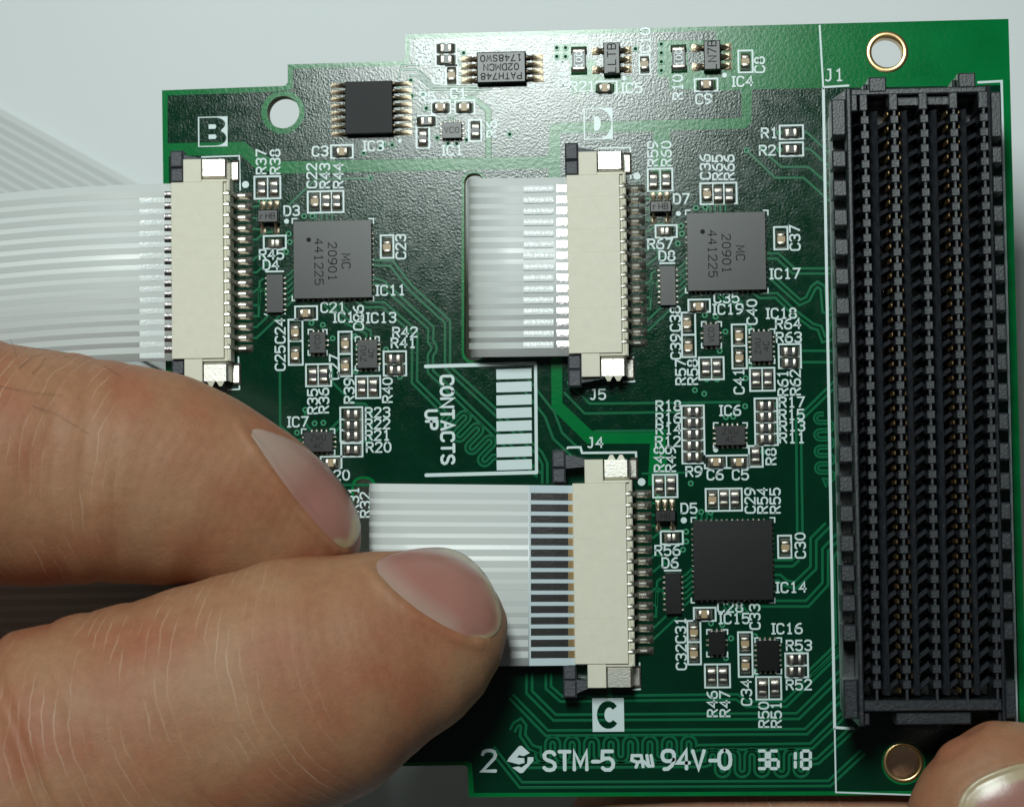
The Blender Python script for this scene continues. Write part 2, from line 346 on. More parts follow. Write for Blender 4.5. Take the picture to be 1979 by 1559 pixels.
trace([(715.6, 344.7), (610, 347), (559, 396)]); trace([(541, 716), (541.6, 822), (570, 850), (583, 850)])
trace([(641.6, 711), (643, 739.6), (682.7, 779), (705.8, 780.6), (718.6, 796), (718.6, 842), (711, 854), (684, 854)]); trace([(662, 937), (716, 937)])
trace([(590, 793), (590, 818), (602, 832)]); trace([(636, 832), (660, 808)]); trace([(646, 836), (664, 818)])
trace([(780, 135), (806, 135), (839, 168), (924, 168)], 2.8); trace([(790, 146), (806, 146), (836, 174), (944, 174), (952, 168)], 2.8)
trace([(770, 152), (776, 128), (790, 126), (812, 126)], 2.6); trace([(868, 181), (926, 181)], 2.6)
for k in range(3):
    trace([(866 + k * 6, 224), (866 + k * 6, 236)], 2.4)
trace([(883, 95), (893, 103)], 2.6); trace([(882, 116), (894, 129)], 2.6); trace([(886, 146), (895, 143)], 2.6)
# fan-out from the cable connectors to the chips
def fan(cx, y0, pitch, tgt, seed):
    rr = random.Random(seed)
    for k in range(15):
        y = y0 + k * pitch
        if k in (1, 2, 3): trace([(cx, y), (cx + 20, y + rr.uniform(-3, 3))], 2.8)
        elif k in (4, 7): trace([(cx, y), (cx + 10, y), (cx + 26, y - 14), (cx + 42, y - 15)], 2.8)
        elif k in (6, 9): trace([(cx, y), (cx + 12, y - 10), (cx + 26, y - 8), (cx + 30, y + 6)], 2.8)
        elif k in (10, 11): trace([(cx, y), (cx + 14, y), (cx + 16, y - 46), (cx + 24, y - 52)], 2.8)
        elif k in (12, 13): trace([(cx, y), (cx + 10, y), (cx + 56, y - 44)], 2.8)
fan(486, 379, 21.1, 567, 1); fan(1243, 362, 21.3, 1328, 2); fan(1254, 951, 21.8, 1340, 3)
for (x, y, s) in ((552, 534, 1), (1310, 518, 1), (1321, 1112, 1)):
    for k in range(6): trace([(x, y + 11.5 * k), (x + 5, y + 11.5 * k - 2), (x + 17, y + 11.5 * k - 14)], 2.6)
for (x, y) in ((632, 412), (1392, 396), (1366, 990)):
    for k in range(4): trace([(x + 10 * k - 20, y), (x + 10 * k - 20, y + 14)], 2.4)
for (x, y) in ((627, 578), (1388, 562), (1400, 1160)):
    for k in range(5): trace([(x + 9 * k, y), (x + 9 * k, y + 12), (x + 9 * k + 14, y + 28)], 2.4)
# ------------------------------------------------------------------ vias
def via_mesh():
    v, f = [], []; n = 12; prof = [(0.027, 0.0028), (0.0235, 0.0062), (0.0175, 0.0062), (0.0135, 0.0036)]
    for i in range(n):
        a = 2 * math.pi * i / n
        for r, z in prof: v.append((r * math.cos(a), r * math.sin(a), z))
    for i in range(n):
        for j in range(3): a, b = i * 4 + j, ((i + 1) % n) * 4 + j; f.append((a, b, b + 1, a + 1))
    f.append(tuple(i * 4 + 3 for i in range(n)))
    me = mesh('via', v, f, M['viaring'], False); me.materials.append(M['mark']); me.polygons[-1].material_index = 1
    return me
VM = via_mesh()
for x, y in [(715.6, 345), (703, 296), (741, 279), (794, 156), (796, 186), (818, 180), (824, 210), (896, 103), (1228, 95), (985, 260), (845, 267), (902, 271), (866, 278), (883, 278), (1076, 93), (1093, 93), (1076, 110), (1093, 110), (1278, 86), (1278, 103), (1278, 120), (1278, 137), (1443, 291), (1476, 289), (1506, 257), (1506, 290), (505, 389), (519, 389), (558, 452), (560, 468), (553, 487), (588, 418), (604, 418), (602, 624), (624, 628), (643, 654), (686, 650), (687, 718), (692, 673), (773, 728), (746, 676), (608, 818), (625, 817), (590, 792), (574, 836), (1264, 374), (1277, 373), (1345, 402), (1363, 401), (1316, 437), (1318, 452), (1310, 471), (1362, 609), (1383, 612), (1402, 641), (1391, 678), (1448, 634), (1449, 705), (1441, 731), (1366, 733), (1386, 733), (1343, 754), (1361, 761), (1440, 785), (1403, 806), (1417, 805), (1272, 962), (1335, 934), (1355, 989), (1373, 990), (1326, 1027), (1326, 1046), (1320, 1062), (1374, 1204), (1396, 1207), (1413, 1233), (1403, 1271), (1459, 1229), (1462, 1300), (1548, 1262), (1502, 782), (1502, 803), (1502, 825), (1502, 847), (1474, 873), (1160, 1210), (770, 165), (758, 281), (735, 288)]:
    p = P(x, y); obj('via', VM, board, loc=(p.x, p.y, 0))
# ------------------------------------------------------------------ white print
SZ = 0.0066
def text(t, x, y, rot=0, h=18.5, w=3.3, **k):
    p = P(x, y); lettering('printed_text', t, h * PX, w * PX, SZ, M['silk'], board, (p.x, p.y), rot, **k)
for t, x, y in [('C3', 619, 292.7), ('IC3', 721, 282.5), ('D3', 564, 407.5), ('IC11', 754, 561), ('R45', 525, 492), ('D4', 524, 512), ('R42', 783, 642), ('R41', 780, 662.6), ('IC13', 736, 614), ('C21', 644, 594), ('IC12', 672, 613), ('R23', 730, 797), ('R22', 730, 819), ('R21', 730, 841), ('R20', 732, 864), ('IC7', 575, 815), ('R3', 820, 93), ('R4', 820, 117), ('IC2', 968.6, 84), ('IC5', 1220, 171), ('IC1', 873.6, 291), ('C1', 886, 181), ('R5', 826, 188), ('R21', 1126, 168), ('C9', 1360, 192), ('IC4', 1434, 158), ('R1', 1487, 257.5), ('R2', 1483, 291), ('D7', 1317, 384.5), ('R67', 1276, 471.6), ('D8', 1289, 494.7), ('IC17', 1516, 529), ('C35', 1404, 575.6), ('IC19', 1406, 597.5), ('IC18', 1509, 605.6), ('R64', 1523, 626), ('R63', 1524.5, 652), ('R18', 1292, 784), ('R16', 1292, 808), ('R14', 1292, 829), ('R12', 1291, 853), ('IC6', 1410, 793), ('R17', 1530, 777), ('R15', 1530, 801), ('R13', 1531, 823), ('R11', 1531, 846), ('R9', 1341, 911), ('C6', 1382, 917), ('C5', 1431, 917), ('D5', 1331.6, 982), ('R56', 1290, 1063), ('D6', 1295, 1087), ('IC14', 1528, 1134.4), ('C28', 1411, 1172.5), ('IC15', 1418, 1194.5), ('IC16', 1520, 1214), ('R53', 1544, 1246.4), ('R52', 1544, 1322.4), ('J5', 1155, 762), ('J4', 1150, 855), ('C20', 652, 918)]: text(t, x, y)
text('J1', 1611.5, 145.7, 0, 22)
for t, x, y in [('R37', 505, 313), ('R38', 532, 313), ('C22', 602.7, 340), ('R43', 628, 340), ('R44', 654, 340), ('C23', 774.6, 477), ('C24', 541.6, 639.5), ('C25', 541.6, 692), ('R35', 604.4, 775.5), ('R36', 626, 774), ('C26', 693, 614), ('C27', 646.7, 709), ('R39', 675, 755), ('R40', 749, 753.7), ('R32', 706, 975), ('C4', 846, 147.7), ('R19', 1088, 142.6), ('C10', 1247, 78.5), ('R6', 950.6, 250), ('R10', 1309.8, 169), ('C8', 1467.8, 126), ('C36', 1363, 323), ('R65', 1386.7, 324), ('R66', 1409, 324), ('R59', 1261.5, 297.6), ('R60', 1287.6, 297.6), ('C37', 1536, 460), ('C40', 1453, 603), ('C38', 1305, 616), ('C39', 1306, 670), ('R57', 1315.5, 719), ('R58', 1338.6, 719), ('C41', 1428, 737), ('R61', 1513, 740), ('R62', 1537, 739), ('R48', 1274, 887), ('R49', 1296, 887), ('R8', 1490, 882), ('C29', 1449.4, 967), ('R54', 1473.7, 967), ('R55', 1498, 967), ('C30', 1546.4, 1053.6), ('C33', 1458.7, 1191), ('C31', 1315.5, 1217), ('C32', 1316.6, 1269), ('R46', 1376.7, 1359.4), ('R47', 1401, 1359.4), ('C34', 1442.5, 1337.5), ('R50', 1476, 1380), ('R51', 1500, 1380)]: text(t, x, y, 90)
text('R31', 684, 965, 90)
text('CONTACTS', 864.8, 811, -90, 24, 5.4, adv=5.5, wid=1.0)
text('UP', 834, 811, -90, 22, 5.4)
text('STM-5', 1118, 1469, 0, 35, 7.0, adv=5.4, wid=.93); text('94V-0', 1346, 1467, 0, 35, 7.0, adv=5.2, wid=.95); text('2', 945, 1469, 0, 39, 6.5)
def sline(px, w=4.2, z=SZ): 
    v, f = [], []; ribbon(PL(px), w * PX, z, v, f); return obj('printed_line', mesh('printed_line', v, f, M['silk']), board)
def sbox(x0, y0, x1, y1, w=3.4, cuts=(), vcuts=()):
    v, f = [], []; a = P((x0 + x1) / 2, y0); b = P((x0 + x1) / 2, y1); c = P(x0, (y0 + y1) / 2); d = P(x1, (y0 + y1) / 2)
    X0, X1, Y1, Y0 = c.x, d.x, a.y, b.y; h = w * PX / 2
    boxgeo(X0 - h, Y0 - h, .002, X1 + h, Y0 + h, SZ, 0, v, f); boxgeo(X0 - h, Y1 - h, .002, X1 + h, Y1 + h, SZ, 0, v, f)
    boxgeo(X0 - h, Y0 + h, .002, X0 + h, Y1 - h, SZ, 0, v, f); boxgeo(X1 - h, Y0 + h, .002, X1 + h, Y1 - h, SZ, 0, v, f)
    for yc in cuts: yy = P((x0 + x1) / 2, yc).y; boxgeo(X0 + h, yy - h, .002, X1 - h, yy + h, SZ, 0, v, f)
    for xc in vcuts: xx = P(xc, (y0 + y1) / 2).x; boxgeo(xx - h * .7, Y0 + h, .002, xx + h * .7, Y1 - h, SZ, 0, v, f)
    return obj('printed_outline', mesh('printed_outline', v, f, M['silk']), board)
for a in [(640, 281, 682, 305.5), (736, 455, 760.5, 498.6), (510, 456, 552.7, 480.6), (570.6, 592, 613, 618), (620, 882, 660, 904), (1506.8, 243, 1552, 269), (1506.8, 276, 1552, 301.7), (1427, 98.5, 1454.5, 140.6), (1342.6, 153, 1386.7, 176.5), (1496, 439, 1522, 482), (1330.5, 579, 1372, 603), (1267, 435.7, 1308, 459), (1447.6, 861.4, 1473.7, 901.8), (1277, 1026, 1319.6, 1051), (1503.7, 1034.6, 1529, 1077.4), (1341, 1173.7, 1383, 1199), (659.6, 856, 700.6, 882), (1236, 107, 1256, 144), (1153, 158, 1192, 181), (862, 127, 884, 164), (906, 232, 930, 273), (805, 246, 830, 286), (880, 195, 917, 220), (835, 195, 870, 220), (808, 224, 842, 244)]: sbox(*a)
for a, c in [((658, 787, 700.6, 852.5), (810, 831)), ((558, 617.7, 585, 705), (659,)), ((654.5, 641, 680, 727), (684,)), ((741.7, 679, 785, 725.5), (703,)), ((1317.8, 604, 1344, 690), (647,)), ((1414.8, 627, 1442.5, 712), (668,)), ((1505, 665, 1547.6, 711), (689,)), ((1318, 783.6, 1361, 895), (806.6, 828, 850, 871.7)), ((1459, 769.7, 1502.5, 860), (794.4, 816, 838)), ((1329, 1199, 1354, 1283), (1240,)), ((1427, 1221, 1454, 1307), (1264,)), ((1518, 1261.7, 1561.4, 1308), (1285,)), ((842, 80, 882, 128), (104,))]: sbox(*a, cuts=c)
for a, c in [((492, 341.5, 542, 384), (517.5,)), ((595, 370, 664, 411), (619.5, 641)), ((591.6, 703.7, 640, 746), (615,)), ((687.8, 726.7, 735, 769), (711,)), ((1252, 326.7, 1299.5, 369), (1276,)), ((1353.6, 354, 1423.5, 394.3), (1378, 1399)), ((1351, 690.5, 1398.6, 733), (1375,)), ((1449.4, 711, 1496.8, 755), (1473,)), ((1262, 917, 1309, 960.5), (1286,)), ((1364, 944, 1433.7, 986.6), (1388.5, 1410)), ((1362.4, 1283, 1410.6, 1327.5), (1386.5,)), ((1461.4, 1307.4, 1509.5, 1350.6), (1486,)), ((1362, 880, 1447, 904), (1404,))]: sbox(*a, vcuts=c)
sline([(1584, 50), (1591, 172)], 3.6); sline([(1591, 172), (1613, 1407)], 5.4); sline([(1613, 1407), (1615.5, 1530), (1765, 1535)], 3); sline([(1593, 169), (1640, 166)], 4, SZ + .0003); sline([(1615, 1405), (1650, 1407)], 5, SZ + .0003)
sline([(1890, 160), (1935.5, 157.5), (1965, 1395)], 4.6)
sline([(822, 708), (1035, 702)], 7); sline([(1035, 704), (1037, 914)], 6, SZ + .0003); sline([(823, 918), (1037, 912.5)], 7, SZ + .0006)
for i in range(8):
    y0 = 713 + 25.05 * i; dx = .35 * i
    flatpoly('printed_contact_bar', [PL([(959 + dx * .3, y0 + 1), (1027 + dx * .3, y0 - 1.4), (1027.5 + dx * .3, y0 + 18.2), (959.5 + dx * .3, y0 + 20.2)])], SZ, .004, M['silk'], board)
sline([(390, 304), (462.7, 301.6), (464.5, 368)], 3); sline([(461, 690), (463, 752), (440, 753)], 3)
sline([(1094, 300), (1095, 335)], 3); sline([(1157, 287), (1218, 285.5), (1219, 345)], 3); sline([(1224, 690), (1226, 737), (1205, 738)], 3)
sline([(1096.5, 866), (1098, 864.5), (1122, 864), (1125, 875), (1229, 874), (1230.5, 912)], 4.2); sline([(1236, 1280), (1237, 1331), (1222, 1332)], 3)
sline([(514, 525), (548, 524.5)], 3.4); sline([(1275, 509), (1304, 508.5)], 3.4); sline([(1284, 1102), (1316, 1101.5)], 3.4)
sline([(511, 607), (517, 609)], 2.5); sline([(545, 608), (552, 606)], 2.5)
DOT = mesh('printed_dot', [(math.cos(i * math.pi / 6), math.sin(i * math.pi / 6), 0) for i in range(12)], [tuple(range(12))], M['silk'])
for x, y, r in [(554, 428, 5), (1311, 413, 5), (1321.5, 1005, 6), (1383, 869, 5), (1028, 167, 5), (1206, 152, 5), (1400, 146, 5), (474.7, 357, 7), (1231, 341, 7), (1240, 931, 7.5), (773, 273, 4)]:
    p = P(x, y); o = obj('printed_dot', DOT, board, loc=(p.x, p.y, SZ)); o.scale = (r * PX,) * 3
def corner_marks(x0, y0, x1, y1, L=9):
    k = 2.6 * PX
    for sx, sy, cx, cy in ((1, 1, x0, y0), (-1, 1, x1, y0), (1, -1, x0, y1), (-1, -1, x1, y1)):
        v, f = [], []; ribbon(PL([(cx + sx * L, cy), (cx, cy), (cx, cy + sy * L)]), k, SZ, v, f)
        obj('printed_corner', mesh('printed_corner', v, f, M['silk']), board)
for a in [(565, 423, 722, 581), (1325, 407, 1484, 566), (1336, 1000, 1497, 1164), (596, 637, 632, 686), (687, 651, 733, 716), (583, 829, 647, 878), (1356, 622, 1394, 672), (1448, 636, 1497, 702), (1379, 817, 1444, 865), (1366, 1216, 1406, 1268), (1459, 1232, 1510, 1301)]: corner_marks(*a)
# lettered squares B, D and C: a white square with the letter left open
def emblem(x0, y0, x1, y1, letter):
    a, b, c, d = P(x0, y0), P(x1, y0), P(x1, y1), P(x0, y1); ax = (a + b + c + d) / 4; wv = (b - a).length; hv = (a - d).length
    Y = hv * .5 * (.88 if letter == 'C' else .935); X = wv * .5 * (.86 if letter == 'C' else .94); loops = [[(ax.x - wv / 2, ax.y - hv / 2), (ax.x + wv / 2, ax.y - hv / 2), (ax.x + wv / 2, ax.y + hv / 2), (ax.x - wv / 2, ax.y + hv / 2)]]
    def E(u, w): return (ax.x + u * X, ax.y + w * Y)
    def arc(cx, cy, rx, ry, a0, a1, n=14): return [E(cx + rx * math.cos(R(a0 + (a1 - a0) * i / n)), cy + ry * math.sin(R(a0 + (a1 - a0) * i / n))) for i in range(n + 1)]
    if letter == 'C': loops.append(arc(0, 0, .84, .95, 38, 322) + arc(.08, 0, .36, .5, 318, 42)); 
    if letter == 'D':
        loops.append([E(-.97, -1), E(.0, -1)] + arc(0, 0, .98, 1, -85, 85) + [E(0, 1), E(-.97, 1)])
        loops.append([E(-.3, -.5)] + arc(-.16, 0, .36, .52, -70, 70) + [E(-.3, .5)])
    if letter == 'B':
        loops.append([E(-.97, -1), E(.2, -1)] + arc(.2, -.46, .78, .54, -80, 60) + arc(.16, .52, .74, .48, -50, 80) + [E(.16, 1), E(-.97, 1)])
        loops.append([E(-.3, .2), E(.18, .2), E(.26, .36), E(.18, .52), E(-.3, .52)]); loops.append([E(-.3, -.52), E(.18, -.52), E(.28, -.36), E(.18, -.2), E(-.3, -.2)])
    return flatpoly('printed_letter_square', loops, SZ, .003, M['silk'], board)
emblem(383, 226, 440, 284, 'B'); emblem(1128, 209, 1184, 270, 'D'); emblem(1145, 1348, 1206, 1413, 'C')
# maker's diamond and recognised-component mark, week code
flatpoly('printed_logo', [PL([(980, 1470), (984, 1463), (1003, 1441), (1008, 1440), (1024, 1454), (1012, 1460), (1003, 1458), (999, 1463), (1013, 1464), (1014, 1473), (1003, 1476)]), ], SZ, .003, M['silk'], board)
flatpoly('printed_logo', [PL([(1031, 1462), (1031, 1469), (1011, 1492), (1005, 1493), (990, 1482), (1002, 1480), (1008, 1482), (1019, 1474), (1020, 1462)])], SZ, .003, M['silk'], board)
def marks(px_lists, w):
    v, f = [], []
    for i, L in enumerate(px_lists): ribbon(PL(L), w * PX, SZ + .0003 * i, v, f)
    return obj('printed_mark', mesh('printed_mark', v, f, M['silk']), board)
marks([[(1239, 1459), (1222, 1459), (1221, 1468), (1232, 1472), (1240, 1470)], [(1239, 1458), (1243, 1481)], [(1233, 1472), (1229, 1482)], [(1250, 1458), (1254, 1479), (1263, 1479)], [(1254, 1480), (1244, 1470)], [(1258, 1458), (1262, 1479)]], 6)
def seg(x, y, on, w=17, h=34):
    d = {'a': [(3, 0), (w - 3, 0)], 'b': [(w, 3), (w, h / 2 - 3)], 'c': [(w, h / 2 + 3), (w, h - 3)], 'd': [(3, h), (w - 3, h)], 'e': [(0, h / 2 + 3), (0, h - 3)], 'f': [(0, 3), (0, h / 2 - 3)], 'g': [(3, h / 2), (w - 3, h / 2)]}
    for s in on: marks([[(x + px, y + py) for px, py in d[s]]], 6)
seg(1464, 1450, 'abgcd'); seg(1487, 1450, 'afgecd'); seg(1537, 1451, 'fe', 4); seg(1549, 1450, 'abcdefg')
# ------------------------------------------------------------------ chip resistors and capacitors
def endcap(l, w, h, cl):
    """solder-covered end: rounded, sloping out to the pad"""
    v, f = [], []; prof = [(0, 0), (cl * 1.0 + .016, 0.0), (cl * .95, h * .55), (cl * .62, h * 1.0), (cl * .3, h * 1.06), (0, h * 1.02)]
    for y, s in ((-w / 2 * 1.12, .86), (-w / 2 * .75, 1), (w / 2 * .75, 1), (w / 2 * 1.12, .86)):
        for x, z in prof: v.append((x, y, z * s + .003))
    k = len(prof)
    for r in range(3):
        for j in range(k - 1): a = r * k + j; f.append((a, a + 1, a + k + 1, a + k))
    f.append(tuple(range(k))[::-1]); f.append(tuple(3 * k + j for j in range(k)))
    return v, f
def two_terminal(kind, l, w, h, cl, bm):
    bm_ = mesh(kind, *boxgeo(-l / 2 + cl * .8, -w / 2, .002, l / 2 - cl * .8, w / 2, h, .003), M[bm])
    v, f = endcap(l, w, h, cl); cm = mesh('end_cap', v, f, M['solder'], True)
    return bm_, cm, l / 2 - cl
TT = {'r': two_terminal('resistor', .145, .074, .038, .05, 'resistor'), 'c': two_terminal('capacitor', .135, .072, .055, .042, 'capacitor'), 's': two_terminal('resistor', .12, .068, .036, .052, 'resistor'), 'b': two_terminal('sense_resistor', .225, .125, .05, .045, 'ceramic')}
TT['b'] = (mesh('sense_resistor', *boxgeo(-.07, -.06, .002, .07, .06, .05, .003), M['resistor']), TT['b'][1], TT['b'][2])
def comp(kind, x, y, vert=False):
    bm_, cm, off = TT[kind]; h = {'r': .038, 'c': .055, 's': .036, 'b': .05}[kind]; p = P(x, y, h)
    o = obj({'r': 'resistor', 'c': 'capacitor', 's': 'resistor', 'b': 'sense_resistor'}[kind], bm_, board, loc=(p.x, p.y, 0), rz=R((90 if vert else 0) + random.uniform(-1.5, 1.5)))
    for s in (0, 1): obj('end_cap', cm, o, loc=((off if s == 0 else -off), 0, 0), rz=s * math.pi)
    return o
for x, y in [(861.6, 93), (862, 115), (823.6, 233.7), (762, 693), (763.5, 715), (680, 800), (680, 821.7), (680, 842), (680, 869), (1526.8, 679), (1528, 701), (1339.7, 795.6), (1340, 817), (1340, 839), (1340, 860.7), (1340, 882.6), (1480, 783.6), (1480.6, 805), (1480.6, 826.7), (1481, 848), (1538.3, 1273.5), (1538, 1297), (1529.4, 256.5), (1529.8, 288.3)]: comp('r', x, y)
for x, y in [(817, 266), (918.5, 252), (505, 363), (529, 363), (629.6, 389), (650, 389), (604, 726.7), (625, 725.5), (698.6, 747), (721, 747), (1262.8, 349.8), (1287.4, 348.5), (1388, 375.8), (1409.7, 375.8), (1364.4, 711.3), (1385.5, 711), (1461.4, 732), (1484.5, 732), (1460.5, 881), (1274, 938), (1297, 937), (1399, 963.5), (1420.6, 963.5), (1375.5, 1306.3), (1397.5, 1306), (1474, 1329.4), (1498, 1328)]: comp('r', x, y, True)
for x, y in [(531, 470), (1285, 447), (1298, 1038.6)]: comp('s', x, y)
for x, y in [(851, 207), (897, 207), (1168.7, 169.6), (660.4, 292.7), (590, 605), (639, 894), (1350, 592), (1383.6, 892.6), (1428, 892.6), (1361, 1186.4), (1365, 163)]: comp('c', x, y)
for x, y in [(872, 145), (1245.6, 123.4), (608, 389), (747.7, 477), (569.6, 641), (569.8, 685.7), (666.5, 664), (666.5, 707.5), (1366.7, 374.6), (1510, 462), (1328, 625), (1330.5, 670), (1428.6, 649), (1429, 690.5), (1377, 964.7), (1518, 1057), (1341, 1221), (1341, 1262.4), (1440, 1242.8), (1441, 1285.5), (1440.7, 118)]: comp('c', x, y, True)
for (x, y) in [(1118.6, 115.7), (1311.8, 111.8)]:
    o = comp('b', x, y, True); lettering('printed_value', '100', .055, .009, .0515, M['silk'], o, (0, 0), 0)
    v, f = [], []
    for s in ((-.052, -.04, .052, -.036), (-.052, .036, .052, .04), (-.052, -.036, -.048, .036), (.048, -.036, .052, .036)): boxgeo(s[0], s[1], .05, s[2], s[3], .0512, 0, v, f)
    obj('printed_frame', mesh('printed_frame', v, f, M['silk']), o)
# ------------------------------------------------------------------ chips
def chip(x0, y0, x1, y1, top, name='chip', taper=0.004, z0=.004, bev=.004):
    p = P((x0 + x1) / 2, (y0 + y1) / 2, top); sx = (P(x1, (y0 + y1) / 2, top) - P(x0, (y0 + y1) / 2, top)).length; sy = (P((x0 + x1) / 2, y0, top) - P((x0 + x1) / 2, y1, top)).length
    o = obj(name, boxmesh(name, sx, sy, z0, top, bev, M['chip']), board, loc=(p.x, p.y, 0)); o['hx'] = sx / 2; o['hy'] = sy / 2
    return o
def pads(o, nx, ny, w, L, gx=None, gy=None):
    """small flat terminals round a leadless chip"""
    v, f = [], []; hx, hy = o['hx'], o['hy']
    def one(cx, cy, ax):
        a, b = (w / 2, L / 2) if ax == 'y' else (L / 2, w / 2)
        boxgeo(cx - a, cy - b, .001, cx + a, cy + b, .013, .006, v, f)
    if nx:
        st = gx or 2 * hx * .8 / max(1, nx - 1)
        for i in range(nx):
            for s in (-1, 1): one((i - (nx - 1) / 2) * st, s * (hy + L * .22), 'y')
    if ny:
        st = gy or 2 * hy * .8 / max(1, ny - 1)
        for i in range(ny):
            for s in (-1, 1): one(s * (hx + L * .22), (i - (ny - 1) / 2) * st, 'x')
    p = obj('solder_terminals', mesh('solder_terminals', v, f, M['solder']), o); p['kind'] = 'stuff'
def gull(L, h, w, th=.008):
    """gull-wing lead running in +x from the body"""
    path = [(-.006, h), (L * .16, h * .97), (L * .34, h * .62), (L * .50, .024), (L * .66, .017), (L, .010)]; v, f = [], []
    sec = ((-.5, -.010), (-.36, -.003), (0, 0), (.36, -.003), (.5, -.010))
    for i, (x, z) in enumerate(path):
        for yy, dz in sec: v.append((x, yy * w, max(z + dz, .002)))
    for i in range(len(path) - 1):
        for j in range(4): a = i * 5 + j; f.append((a, a + 5, a + 6, a + 1))
    n = len(v); r = w * .85   # solder fillet round the foot
    for x, y, z in ((L * .40, -r, .003), (L * 1.22, -r, .003), (L * 1.22, r, .003), (L * .40, r, .003), (L * .52, -w * .42, .015), (L * 1.0, -w * .42, .009), (L * 1.0, w * .42, .009), (L * .52, w * .42, .015)): v.append((x, y, z))
    f += [(n, n + 1, n + 5, n + 4), (n + 1, n + 2, n + 6, n + 5), (n + 2, n + 3, n + 7, n + 6), (n + 3, n, n + 4, n + 7), (n + 4, n + 5, n + 6, n + 7)]
    return v, f
def leads(o, side, ys, px_len, w, h, body_half=None):
    v, f = gull(px_len, h, w); me = bpy.data.meshes.get('lead_%.4f_%.4f' % (px_len, w)) or mesh('lead_%.4f_%.4f' % (px_len, w), v, f, M['leadmetal'], True)
    for yy in ys:
        if side == 'r': obj('lead', me, o, loc=(o['hx'], yy, 0), rz=0)
        if side == 'l': obj('lead', me, o, loc=(-o['hx'], yy, 0), rz=math.pi)
        if side == 't': obj('lead', me, o, loc=(yy, o['hy'], 0), rz=math.pi / 2)
        if side == 'b': obj('lead', me, o, loc=(yy, -o['hy'], 0), rz=-math.pi / 2)
def cmark(o, lines, h, rot, z, dx=0.0, dy=0.0, gap=1.45, w=None, m='mark', adv=5.8):
    a = R(rot)
    for i, t in enumerate(lines):
        q = ((len(lines) - 1) / 2 - i) * h * gap
        lettering('marking', t, h, w or h * .15, z + .0006, M[m], o, (dx - math.sin(a) * q, dy + math.cos(a) * q), rot, adv=adv)
# IC3, IC2
o = chip(667, 157, 758, 258, .11, z0=.02); o.data.materials[0] = M['chipmatt']; ys = [(.5 - i / 7) * (96.5 * PX) for i in range(8)]; leads(o, 'l', ys, .115, .026, .06); leads(o, 'r', ys, .135, .026, .06)
o = chip(921, 100, 1016, 160, .105, z0=.02, bev=.01); ys = [(.5 - i / 3) * (42 * PX) for i in range(4)]; leads(o, 'l', ys, .12, .034, .055); leads(o, 'r', ys, .125, .034, .055)
cmark(o, ['PATH748', '02DMCN', '1748SWO'], .056, 180, .105, gap=1.45, w=.0095)
# SOT parts
def sot(x0, y0, x1, y1, lines, m='mark', rot=90, three='r'):
    o = chip(x0, y0, x1, y1, .11, z0=.02, bev=.008)
    if three == 'r': leads(o, 'r', [.085, 0, -.085], .085, .042, .05); leads(o, 'l', [.085, -.085], .085, .042, .05)
    else: leads(o, 't', [-.062, 0, .062], .075, .03, .05); leads(o, 'b', [-.062, .062], .075, .03, .05)
    cmark(o, lines, .072 if three == 'r' else .05, rot, .11, m=m, w=.0095 if three == 'r' else .007)
    return o
sot(1166, 82, 1198, 143, ['LLTB']); sot(1360, 78, 1392.5, 135, ['LN7B'])
sot(497.5, 405, 537, 430, ['rHB'], rot=0, three='t'); sot(1256, 388, 1297.5, 410, ['rHB'], rot=0, three='t'); sot(1266, 985, 1306, 1008, ['HB'], rot=0, three='t')
# bridge chips
for (a, b, c, d), big in (((567, 426, 718, 576), True), ((1328, 410, 1480, 561), True), ((1340, 1005.5, 1494, 1159), False)):
    o = chip(a, b, c, d, .085, bev=.003); pads(o, 13, 13, .016, .022)
    if not big: continue
    cmark(o, ['MC', '20901', '441225'], .074, -90, .085, gap=1.66, dx=.0, dy=-.02, w=.0095, adv=5.9)
    dm = mesh('marking', [(math.cos(i * math.pi / 8) * .021, math.sin(i * math.pi / 8) * .021, 0) for i in range(16)], [tuple(range(16))], M['mark']); obj('marking', dm, o, loc=(-o['hx'] + .14, o['hy'] - .17, .0856))
# small leadless chips: body, terminals along x sides / y sides
for (a, b, c, d), nx, ny, lines, rot in (((854, 236, 892, 267), 4, 4, ['VCO'], 0), ((598, 641, 629, 682), 3, 2, ['VCO'], 90), ((690.5, 656, 729, 711), 4, 5, ['ZWU', '4C'], 90), ((586.5, 834, 643, 873), 4, 3, ['ZWU', '4C'], 0), ((1359, 626, 1390.5, 668), 3, 2, ['VCO'], 90), ((1452, 640, 1493, 698), 4, 5, ['ZWU', '4C'], 90), ((1383, 822, 1440, 860), 4, 4, ['ZWU', '4C'], 0), ((1370, 1220, 1402, 1264), 3, 2, [], 90), ((1463, 1237, 1506, 1296), 4, 5, [], 90)):
    o = chip(a, b, c, d, .075, bev=.003); pads(o, nx, ny, .02, .036, .044, .044)
    if lines: cmark(o, lines, .05, rot, .075, w=.006)
for (a, b, c, d) in ((515, 530, 547, 604), (1275.5, 513.5, 1306, 590), (1286, 1107, 1316.5, 1186)):
    o = chip(a, b, c, d, .06, bev=.003); pads(o, 0, 7, .02, .034, None, .048)
